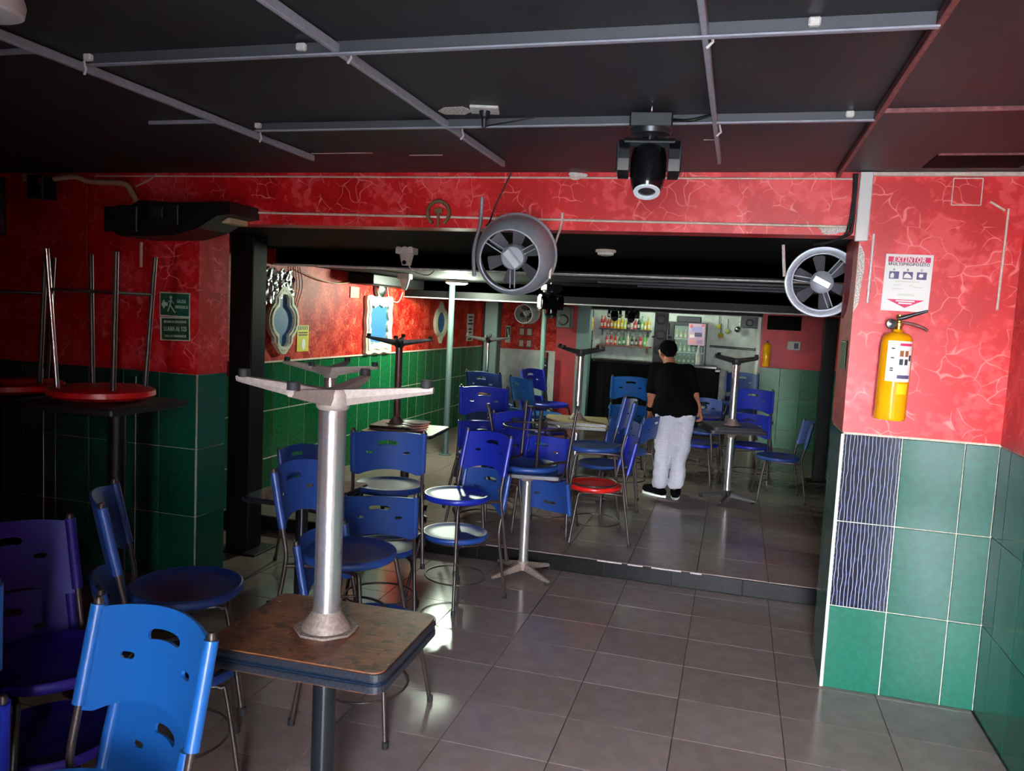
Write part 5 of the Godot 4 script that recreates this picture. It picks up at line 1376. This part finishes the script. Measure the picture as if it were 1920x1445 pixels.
	# microwave and red appliance
	var mw := thing("microwave", "dark grey microwave between speaker tower and fridge", "microwave", Vector3(-1.2, 1.62, -13.9))
	obj("case", Shape.new().box(Vector3(0, 0.13, 0), Vector3(0.36, 0.26, 0.3), 0.01), M.fan_dark, mw)
	obj("door", Shape.new().box(Vector3(-0.04, 0.13, 0.155), Vector3(0.24, 0.2, 0.012), 0.004), M.black_gloss, mw)
	var wsh := thing("wall_shelf", "small shelf carrying the microwave", "shelf", Vector3(-1.2, 1.585, -14.0))
	obj("board", Shape.new().box(Vector3(0, 0.016, 0.05), Vector3(0.42, 0.03, 0.38), 0.004), M.black_paint, wsh)
	obj("bracket", Shape.new().box(Vector3(0, -0.05, -0.1), Vector3(0.03, 0.1, 0.16), 0.003), M.black_paint, wsh)
	var ra := thing("red_toaster", "red appliance with a white stripe under the microwave", "appliance", Vector3(-1.15, 1.32, -13.6))
	obj("case", Shape.new().box(Vector3(0, 0.1, 0), Vector3(0.26, 0.2, 0.2), 0.02), M.red_plastic, ra)
	obj("white_stripe", Shape.new().box(Vector3(-0.02, 0.15, 0.101), Vector3(0.2, 0.025, 0.003)), M.paper, ra)
	var bt := thing("back_table", "low black back counter under the fridge", "counter", Vector3(-0.95, RISE, -13.8))
	obj("body", Shape.new().span(Vector3(-0.6, 0, -0.3), Vector3(0.7, 0.96, 0.28), 0.006), M.black_paint, bt)
	obj("worktop", Shape.new().span(Vector3(-0.62, 0.96, -0.32), Vector3(0.72, 1.0, 0.3), 0.005), M.black_gloss, bt)
	ra.position.y = RISE + 1.001
	# drinks fridge
	var fr := thing("drinks_fridge", "black glass-door drinks fridge with a poster on its door", "fridge", Vector3(-0.785, RISE + 1.001, -13.8))
	for q in [[-0.285, -0.25], [0.25, 0.285]]:
		obj("side_wall", Shape.new().span(Vector3(q[0], 0, -0.22), Vector3(q[1], 0.76, 0.2), 0.004), M.black_shell, fr)
	obj("back_wall", Shape.new().span(Vector3(-0.25, 0.02, -0.22), Vector3(0.25, 0.74, -0.2)), M.fan_dark, fr)
	obj("plinth", Shape.new().span(Vector3(-0.25, 0, -0.22), Vector3(0.25, 0.06, 0.2)), M.black_shell, fr)
	var hdp := obj("header", Shape.new().span(Vector3(-0.25, 0.7, -0.22), Vector3(0.25, 0.76, 0.2)), M.black_shell, fr)
	obj("top_box", Shape.new().box(Vector3(-0.02, 0.81, 0), Vector3(0.4, 0.1, 0.3), 0.01), M.black_shell, hdp)
	for k in 2:
		obj("wire_shelf", Shape.new().span(Vector3(-0.25, 0.24 + 0.23 * k, -0.2), Vector3(0.25, 0.252 + 0.23 * k, 0.15)), M.fan_light, fr)
	var dr := obj("glass_door", Shape.new().span(Vector3(-0.24, 0.06, 0.19), Vector3(0.24, 0.7, 0.196)), M.pane, fr)
	obj("door_handle", Shape.new().box(Vector3(-0.23, 0.36, 0.205), Vector3(0.02, 0.2, 0.02), 0.004), M.black_gloss, dr)
	for k in 18:
		var row: int = k / 6
		bottle("%s bottle on the %s shelf inside the fridge, %s from the left" % [["green", "pale green", "amber"][row], ["bottom", "middle", "top"][row], ord_[k % 6]], Vector3(-0.785 - 0.21 + 0.075 * (k % 6), RISE + 1.001 + [0.062, 0.254, 0.484][row], -13.72), 0.15, 0.022, [rgb(60, 90, 50), rgb(150, 170, 140), rgb(190, 130, 50)][row], rgb(220, 220, 210), "bottles inside the fridge")
	var po := thing("poster", "lilac and pink printed poster on the fridge door", "poster", Vector3(-0.66, 1.68, -13.59))
	obj("sheet", Shape.new().box(Vector3(0, 0, 0), Vector3(0.27, 0.36, 0.003), 0.0005), plain(rgb(186, 150, 170), 0.5), po)
	for q in [[0.0, 0.09, 0.18, 0.08, 0], [0.03, 0.0, 0.12, 0.07, 1], [-0.07, -0.03, 0.08, 0.05, 2], [-0.09, 0.14, 0.05, 0.05, 3], [0.1, 0.155, 0.05, 0.03, 3], [0.06, -0.12, 0.1, 0.07, 4], [-0.06, -0.12, 0.1, 0.07, 5]]:
		obj("print", Shape.new().box(Vector3(q[0], q[1], 0.002), Vector3(q[2], q[3], 0.001)), plain([rgb(150, 140, 190), rgb(70, 66, 96), rgb(224, 206, 200), rgb(210, 90, 70), rgb(160, 120, 150), rgb(206, 140, 140)][q[4]], 0.5), po)
	bottle("clear bottle with a red base standing on the bar counter", Vector3(-0.57, RISE + 1.101, -12.8), 0.3, 0.04, rgb(200, 206, 200), rgb(226, 226, 220), "")
	# utensils on the right of the bar wall
	var wr := thing("wire_rack", "thin dark wire rack on the white wall right of the fridge", "rack", Vector3(-0.05, 1.5, -14.15))
	for k in 2:
		obj("rail", Shape.new().tube([Vector3(-0.4, 0.0 - 0.02 * k, 0.05 + 0.1 * k), Vector3(0.38, -0.02 - 0.02 * k, 0.05 + 0.1 * k)], 0.008, 6), M.fan_dark, wr)
	for x in [-0.38, 0.36]:
		obj("wire_bracket", Shape.new().tube([Vector3(x, 0.0, 0.16), Vector3(x, -0.01, -0.04)], 0.007, 6), M.fan_dark, wr)
	var ut := [[-0.32, 1.83, 0.045, [206, 190, 60], "yellow round strainer hanging highest right of the fridge"], [-0.28, 1.68, 0.05, [200, 170, 40], "yellow bowl hanging below the strainer"], [-0.17, 1.76, 0.05, [170, 180, 110], "greenish sieve hanging between strainer and ladle"]]
	for q in ut:
		var u := thing("strainer", q[4], "utensil", Vector3(q[0], q[1], -14.17))
		obj("bowl", Shape.new().lathe([Vector2(q[2], 0), Vector2(q[2] * 0.9, 0.015), Vector2(q[2] * 0.5, 0.03), Vector2(0, 0.034)], 18, Transform3D(Basis(Vector3.RIGHT, PI / 2), Vector3.ZERO)), plain(rgb(q[3][0], q[3][1], q[3][2]), 0.4), u)
		obj("hanger", Shape.new().tube([Vector3(0, q[2], 0.005), Vector3(0, q[2] + 0.16, 0.0)], 0.006, 6), M.fan_dark, u)
	var ld := thing("ladle", "shiny metal ladle hanging right of the sieves", "utensil", Vector3(0.0, 1.8, -14.1))
	obj("bowl", Shape.new().lathe([Vector2(0.06, 0), Vector2(0.055, 0.02), Vector2(0.03, 0.045), Vector2(0, 0.05)], 18, Transform3D(Basis(Vector3.RIGHT, PI / 2), Vector3.ZERO)), M.foil, ld)
	obj("handle", Shape.new().tube([Vector3(0.02, 0.05, 0), Vector3(0.03, 0.26, 0)], 0.007, 6), M.foil, ld)
	var bx := thing("speaker_box", "black box hung at the upper right of the bar wall", "speaker", Vector3(0.18, 1.83, -13.9))
	obj("cabinet", Shape.new().box(Vector3(0, 0.1, 0), Vector3(0.28, 0.2, 0.2), 0.008), M.speaker_black, bx)
	obj("cone", Shape.new().lathe([Vector2(0.06, 0), Vector2(0.064, 0.006), Vector2(0.02, -0.008), Vector2(0, -0.004)], 16, Transform3D(Basis(Vector3.RIGHT, PI / 2), Vector3(0, 0.09, 0.102))), M.black_shell, bx)
	var wp := thing("round_post", "white slim post between the bar and the red end wall", "post", Vector3(0.3, RISE, -11.95))
	obj("shaft", Shape.new().lathe([Vector2(0.03, 0.01), Vector2(0.03, 1.88)], 16), M.white_plastic, wp)
	obj("base_flange", Shape.new().lathe([Vector2(0, 0), Vector2(0.07, 0), Vector2(0.07, 0.012), Vector2(0.03, 0.014)], 16), M.white_plastic, wp)

# ------------------------------------------------------------------ soft bodies: tapered capsules joined smoothly, meshed as surface nets
func soft_body(sh: Shape, bones: Array, cell: float, k: float, wrinkle = null, amp := 0.0):
	var lo := Vector3(1e9, 1e9, 1e9)
	var hi := -lo
	for b in bones:
		var r: float = maxf(b[2], b[3]) + k + cell * 2.0
		lo = lo.min(b[0] - Vector3.ONE * r).min(b[1] - Vector3.ONE * r)
		hi = hi.max(b[0] + Vector3.ONE * r).max(b[1] + Vector3.ONE * r)
	var nx := int((hi.x - lo.x) / cell) + 2
	var ny := int((hi.y - lo.y) / cell) + 2
	var nz := int((hi.z - lo.z) / cell) + 2
	var f := PackedFloat32Array()
	f.resize(nx * ny * nz)
	f.fill(10.0)
	for b in bones:
		var A: Vector3 = b[0]
		var ab: Vector3 = b[1] - A
		var l2 := maxf(ab.length_squared(), 1e-9)
		var ra: float = b[2]
		var rb: float = b[3]
		var r := maxf(ra, rb) + k + cell * 2.0
		var p0: Vector3 = (A.min(b[1]) - Vector3.ONE * r - lo) / cell
		var p1: Vector3 = (A.max(b[1]) + Vector3.ONE * r - lo) / cell
		for z in range(maxi(0, int(p0.z)), mini(nz, int(p1.z) + 1)):
			for y in range(maxi(0, int(p0.y)), mini(ny, int(p1.y) + 1)):
				for x in range(maxi(0, int(p0.x)), mini(nx, int(p1.x) + 1)):
					var p := lo + Vector3(x, y, z) * cell - A
					var t := clampf(p.dot(ab) / l2, 0.0, 1.0)
					var d := (p - ab * t).length() - lerpf(ra, rb, t)
					var i := x + nx * (y + ny * z)
					var e := f[i]
					var h := maxf(k - absf(e - d), 0.0) / k
					f[i] = minf(e, d) - h * h * k * 0.25
	if wrinkle != null:
		for z in nz:
			for y in ny:
				for x in nx:
					var i := x + nx * (y + ny * z)
					if absf(f[i]) < 0.05:
						f[i] += amp * wrinkle.get_noise_3d(x * cell, y * cell, z * cell)
	var vert := {}
	var nor := {}
	var step := [1, nx, nx * ny]
	for z in range(1, nz - 2):
		for y in range(1, ny - 2):
			for x in range(1, nx - 2):
				var i := x + nx * (y + ny * z)
				var c := PackedFloat32Array()
				var neg := 0
				for q in 8:
					var v := f[i + (q & 1) + nx * ((q >> 1) & 1) + nx * ny * (q >> 2)]
					c.append(v)
					if v < 0.0:
						neg += 1
				if neg == 0 or neg == 8:
					continue
				var s := Vector3.ZERO
				var n := 0
				for q in 8:
					for a in 3:
						var w := 1 << a
						if q & w:
							continue
						var va := c[q]
						var vb := c[q | w]
						if (va < 0.0) != (vb < 0.0):
							var p := Vector3(q & 1, (q >> 1) & 1, q >> 2)
							p[a] += va / (va - vb)
							s += p
							n += 1
				s /= n
				vert[i] = lo + (Vector3(x, y, z) + s) * cell
				nor[i] = Vector3(c[1] + c[3] + c[5] + c[7] - c[0] - c[2] - c[4] - c[6], c[2] + c[3] + c[6] + c[7] - c[0] - c[1] - c[4] - c[5], c[4] + c[5] + c[6] + c[7] - c[0] - c[1] - c[2] - c[3]).normalized()
	for i in vert:
		for a in 3:
			var b := (a + 1) % 3
			var d := (a + 2) % 3
			if (f[i] < 0.0) == (f[i + step[a]] < 0.0):
				continue
			var j := [i, i - step[b], i - step[b] - step[d], i - step[d]]
			if vert.has(j[1]) and vert.has(j[2]) and vert.has(j[3]):
				sh.squad(vert[j[0]], vert[j[1]], vert[j[2]], vert[j[3]], nor[j[0]], nor[j[1]], nor[j[2]], nor[j[3]])
	return sh

# five fingers that hang from a wrist along dir; side points to the thumb
func hand_bones(wrist: Vector3, dir: Vector3, side: Vector3, curl: Vector3) -> Array:
	var o := []
	for k in 4:
		var root := wrist + dir * 0.085 + side * (0.03 - 0.02 * k)
		o.append([wrist + side * (0.012 - 0.008 * k), root, 0.014, 0.012])
		var l: float = [0.066, 0.074, 0.07, 0.056][k]
		var m := root + (dir * 0.85 + curl * 0.4).normalized() * l * 0.45
		var m2 := m + (dir * 0.5 + curl * 0.85).normalized() * l * 0.32
		var tip := m2 + (dir * 0.15 + curl).normalized() * l * 0.28
		o.append([root, m, 0.0095, 0.009])
		o.append([m, m2, 0.009, 0.0082])
		o.append([m2, tip, 0.0082, 0.0072])
	var tb := wrist + dir * 0.025 + side * 0.03
	var t1 := tb + (dir * 0.7 + side * 0.6 + curl * 0.3).normalized() * 0.04
	var t2 := t1 + (dir * 0.9 + side * 0.1 + curl * 0.4).normalized() * 0.032
	o.append([wrist + dir * 0.01 + side * 0.012, tb, 0.016, 0.014])
	o.append([tb, t1, 0.012, 0.0105])
	o.append([t1, t2, 0.0105, 0.009])
	return o

func build_person():
	var skin := mottled(rgb(150, 92, 68), rgb(166, 104, 78), 0.2, 0.55, 101, 0.03)
	var black := mottled(rgb(8, 8, 9), rgb(14, 14, 15), 0.1, 0.85, 102, 0.03)
	black.metallic_specular = 0.1
	var grey := mottled(rgb(168, 166, 172), rgb(190, 188, 194), 0.12, 0.85, 103, 0.03)
	var at := Vector3(-0.54, RISE, -7.95)
	var t := thing("person", "person in a black shirt and light grey sweatpants bending forward, back turned", "person", at)
	var P := {"pelvis": Vector3(0, 0.9, 0), "waist": Vector3(-0.02, 1.02, -0.07), "chest": Vector3(-0.06, 1.17, -0.17), "neck": Vector3(-0.1, 1.31, -0.27), "headb": Vector3(-0.12, 1.36, -0.32), "headt": Vector3(-0.15, 1.4, -0.4),
		"ls": Vector3(-0.235, 1.245, -0.22), "le": Vector3(-0.26, 1.0, -0.17), "lw": Vector3(-0.275, 0.82, -0.25), "rs": Vector3(0.085, 1.26, -0.18), "re": Vector3(0.17, 1.035, -0.12), "rw": Vector3(0.225, 0.875, -0.19),
		"lh": Vector3(-0.085, 0.84, 0), "lk": Vector3(-0.085, 0.5, -0.03), "la": Vector3(-0.105, 0.085, 0.03), "lt": Vector3(-0.24, 0.035, -0.06), "rh": Vector3(0.085, 0.84, 0), "rk": Vector3(0.075, 0.5, -0.01), "ra": Vector3(0.06, 0.085, 0.05), "rt": Vector3(0.05, 0.035, -0.14)}
	var body := Shape.new()
	soft_body(body, [[P.pelvis, P.waist, 0.11, 0.1], [P.waist, P.chest, 0.1, 0.11], [P.chest, P.neck, 0.1, 0.055], [P.neck, P.headb, 0.05, 0.055], [P.chest + Vector3(0, 0.05, -0.03), P.ls, 0.07, 0.05], [P.chest + Vector3(0, 0.05, -0.03), P.rs, 0.07, 0.05], [P.ls, P.le, 0.048, 0.038], [P.le, P.lw, 0.037, 0.025], [P.rs, P.re, 0.048, 0.038], [P.re, P.rw, 0.037, 0.025], [P.pelvis, P.lh, 0.09, 0.08], [P.pelvis, P.rh, 0.09, 0.08], [P.lh, P.lk, 0.075, 0.05], [P.lk, P.la, 0.05, 0.032], [P.rh, P.rk, 0.075, 0.05], [P.rk, P.ra, 0.05, 0.032], [P.la, P.la + Vector3(0, -0.05, 0), 0.032, 0.03], [P.ra, P.ra + Vector3(0, -0.05, 0), 0.032, 0.03]], 0.013, 0.03)
	# head: skull, jaw, nose, brow, ears; it looks down and ahead
	var up := Vector3(-0.25, 0.75, -0.6).normalized()
	var fw := Vector3(-0.3, -0.66, -0.7)
	fw = (fw - up * fw.dot(up)).normalized()
	var sd := fw.cross(up)
	var hc: Vector3 = P.headb + up * 0.085
	soft_body(body, [[P.neck, P.headb, 0.05, 0.052], [hc - fw * 0.02 + up * 0.02, hc + fw * 0.025 + up * 0.02, 0.088, 0.08], [hc - up * 0.02 + fw * 0.03, hc - up * 0.085 + fw * 0.055, 0.062, 0.042], [hc + fw * 0.09 + up * 0.005, hc + fw * 0.112 - up * 0.03, 0.01, 0.014], [hc + sd * 0.03 + fw * 0.088 + up * 0.02, hc - sd * 0.03 + fw * 0.088 + up * 0.02, 0.014, 0.014], [hc - up * 0.06 + fw * 0.088 + sd * 0.018, hc - up * 0.06 + fw * 0.088 - sd * 0.018, 0.009, 0.009], [hc + sd * 0.083 + up * 0.02, hc + sd * 0.08 - up * 0.03, 0.014, 0.01], [hc - sd * 0.083 + up * 0.02, hc - sd * 0.08 - up * 0.03, 0.014, 0.01]], 0.0065, 0.012)
	soft_body(body, [[P.le.lerp(P.lw, 0.85), P.lw, 0.027, 0.024]] + hand_bones(P.lw, (P.lw - P.le).normalized(), Vector3(0.2, 0, -1).normalized(), Vector3(0.9, 0, 0.2).normalized()), 0.0045, 0.009)
	soft_body(body, [[P.re.lerp(P.rw, 0.85), P.rw, 0.027, 0.024]] + hand_bones(P.rw, (P.rw - P.re).normalized(), Vector3(-0.2, 0, -1).normalized(), Vector3(-0.9, 0, 0.2).normalized()), 0.0045, 0.009)
	obj("body", body, skin, t)
	var fold := noise(55, 7.0, 3)
	var shirt := Shape.new()
	soft_body(shirt, [[P.pelvis + Vector3(-0.07, 0.0, 0.0), P.pelvis + Vector3(0.07, 0.0, 0.0), 0.15, 0.15], [P.pelvis + Vector3(-0.06, 0.02, 0), P.chest + Vector3(-0.06, 0, 0), 0.12, 0.12], [P.pelvis + Vector3(0.06, 0.02, 0), P.chest + Vector3(0.06, 0, 0), 0.12, 0.12], [P.waist, P.chest, 0.15, 0.14], [P.chest, P.neck - Vector3(0, 0.03, -0.02), 0.13, 0.062], [P.chest + Vector3(0, 0.05, -0.03), P.ls, 0.1, 0.068], [P.chest + Vector3(0, 0.05, -0.03), P.rs, 0.1, 0.068], [P.ls, P.ls.lerp(P.le, 0.82), 0.068, 0.062], [P.rs, P.rs.lerp(P.re, 0.82), 0.068, 0.062]], 0.013, 0.035, fold, 0.006)
	obj("shirt", shirt, black, t)
	var tr := Shape.new()
	soft_body(tr, [[P.pelvis + Vector3(-0.05, -0.06, 0), P.pelvis + Vector3(0.05, -0.06, 0), 0.13, 0.13], [P.lh, P.lk, 0.118, 0.092], [P.lk, P.la + Vector3(0, 0.06, 0), 0.09, 0.07], [P.la + Vector3(0, 0.07, 0), P.la + Vector3(0, 0.04, 0), 0.072, 0.056], [P.rh, P.rk, 0.118, 0.09], [P.rk, P.ra + Vector3(0, 0.06, 0), 0.088, 0.068], [P.ra + Vector3(0, 0.07, 0), P.ra + Vector3(0, 0.04, 0), 0.07, 0.054]], 0.012, 0.03, noise(56, 6.0, 3), 0.022)
	obj("sweatpants", tr, grey, t)
	for q in [["la", "lt"], ["ra", "rt"]]:
		var an: Vector3 = P[q[0]]
		var toe: Vector3 = P[q[1]]
		var heel := Vector3(an.x, 0.05, an.z) - (Vector3(toe.x, 0, toe.z) - Vector3(an.x, 0, an.z)).normalized() * 0.045
		var up2 := Shape.new()
		soft_body(up2, [[an + Vector3(0, 0.05, 0), Vector3(an.x, 0.06, an.z), 0.047, 0.05], [heel + Vector3(0, 0.0, 0), toe + Vector3(0, 0.018, 0), 0.042, 0.036], [Vector3(an.x, 0.085, an.z), toe + Vector3(0, 0.02, 0), 0.045, 0.034]], 0.009, 0.02)
		var shoe := obj("shoe", up2, black, t)
		var dir := (Vector3(toe.x, 0, toe.z) - Vector3(heel.x, 0, heel.z)).normalized()
		var sx := dir.cross(Vector3.UP)
		var pl := PackedVector2Array()
		var ln := (Vector3(toe.x, 0, toe.z) - Vector3(heel.x, 0, heel.z)).length()
		for i in 20:
			var a := TAU * i / 20
			pl.append(Vector2(ln * 0.5 + cos(a) * (ln * 0.5 + 0.045), sin(a) * 0.044 * (1.0 + 0.1 * cos(a))))
		obj("sole", Shape.new().prism(pl, 0.022, Transform3D(Basis(dir, sx, Vector3.UP), Vector3(heel.x, 0.0, heel.z))), M.paper, shoe)
		if q[0] == "ra":
			obj("round_patch", Shape.new().lathe([Vector2(0, 0), Vector2(0.022, 0), Vector2(0.022, 0.004), Vector2(0, 0.005)], 18, Transform3D(Basis(Vector3(0.05, 0, 1).normalized().cross(Vector3.UP).normalized(), Vector3(0.05, 0, 1).normalized(), Vector3.UP), an + Vector3(0.0, -0.005, 0.049))), M.paper, shoe)
	var hair := Shape.new()
	soft_body(hair, [[hc - fw * 0.035 + up * 0.03, hc + fw * 0.02 + up * 0.045, 0.092, 0.085], [hc - fw * 0.05 + up * 0.01, hc - fw * 0.045 - up * 0.05, 0.075, 0.05]], 0.009, 0.02, noise(57, 14.0, 2), 0.008)
	obj("hair", hair, black, t)
	for q in [1.0, -1.0]:
		obj("eye", Shape.new().lathe([Vector2(0, -0.011), Vector2(0.008, -0.008), Vector2(0.011, 0), Vector2(0.008, 0.008), Vector2(0, 0.011)], 12, Transform3D(Basis.IDENTITY, hc + sd * 0.03 * q + fw * 0.082 + up * 0.0)), M.paper, t)
	obj("wristband", Shape.new().tube([P.lw.lerp(P.le, 0.06), P.lw.lerp(P.le, 0.28)], 0.036, 14), black, t)

func _ready():
	rng.seed = 7
	# camera: at eye height just inside the street door, turned a little left, slightly tilted
	var cam := Camera3D.new()
	cam.name = "camera"
	cam.transform = Transform3D(Basis(Vector3(0.960242, 0.049742, -0.274701), Vector3(-0.072014, 0.994831, -0.071591), Vector3(0.269720, 0.088527, 0.958861)), Vector3(0, 1.85, 0))
	cam.fov = 52.04
	cam.near = 0.05
	cam.far = 100.0
	add_child(cam)
	cam.current = true
	var we := WorldEnvironment.new()
	we.name = "world_environment"
	var env := Environment.new()
	env.background_mode = Environment.BG_SKY
	var sky := Sky.new()
	var sm := ProceduralSkyMaterial.new()
	sm.sky_top_color = Color(0.72, 0.78, 0.86)
	sm.sky_horizon_color = Color(0.92, 0.93, 0.96)
	sm.ground_horizon_color = Color(0.6, 0.6, 0.6)
	sm.ground_bottom_color = Color(0.5, 0.5, 0.5)
	sm.sky_energy_multiplier = 1.0
	sky.sky_material = sm
	env.sky = sky
	env.background_energy_multiplier = 165.0
	env.tonemap_mode = Environment.TONE_MAPPER_LINEAR
	env.tonemap_exposure = 1.2
	env.sdfgi_enabled = true
	env.ssao_enabled = true
	env.ssil_enabled = true
	we.environment = env
	add_child(we)
	make_materials()
	build_shell()
	build_lamps()
	build_tables()
	build_chairs()
	build_left()
	build_ceiling_things()
	build_lintel_things()
	build_pier_things()
	build_rear()
	build_bar()
	build_person()
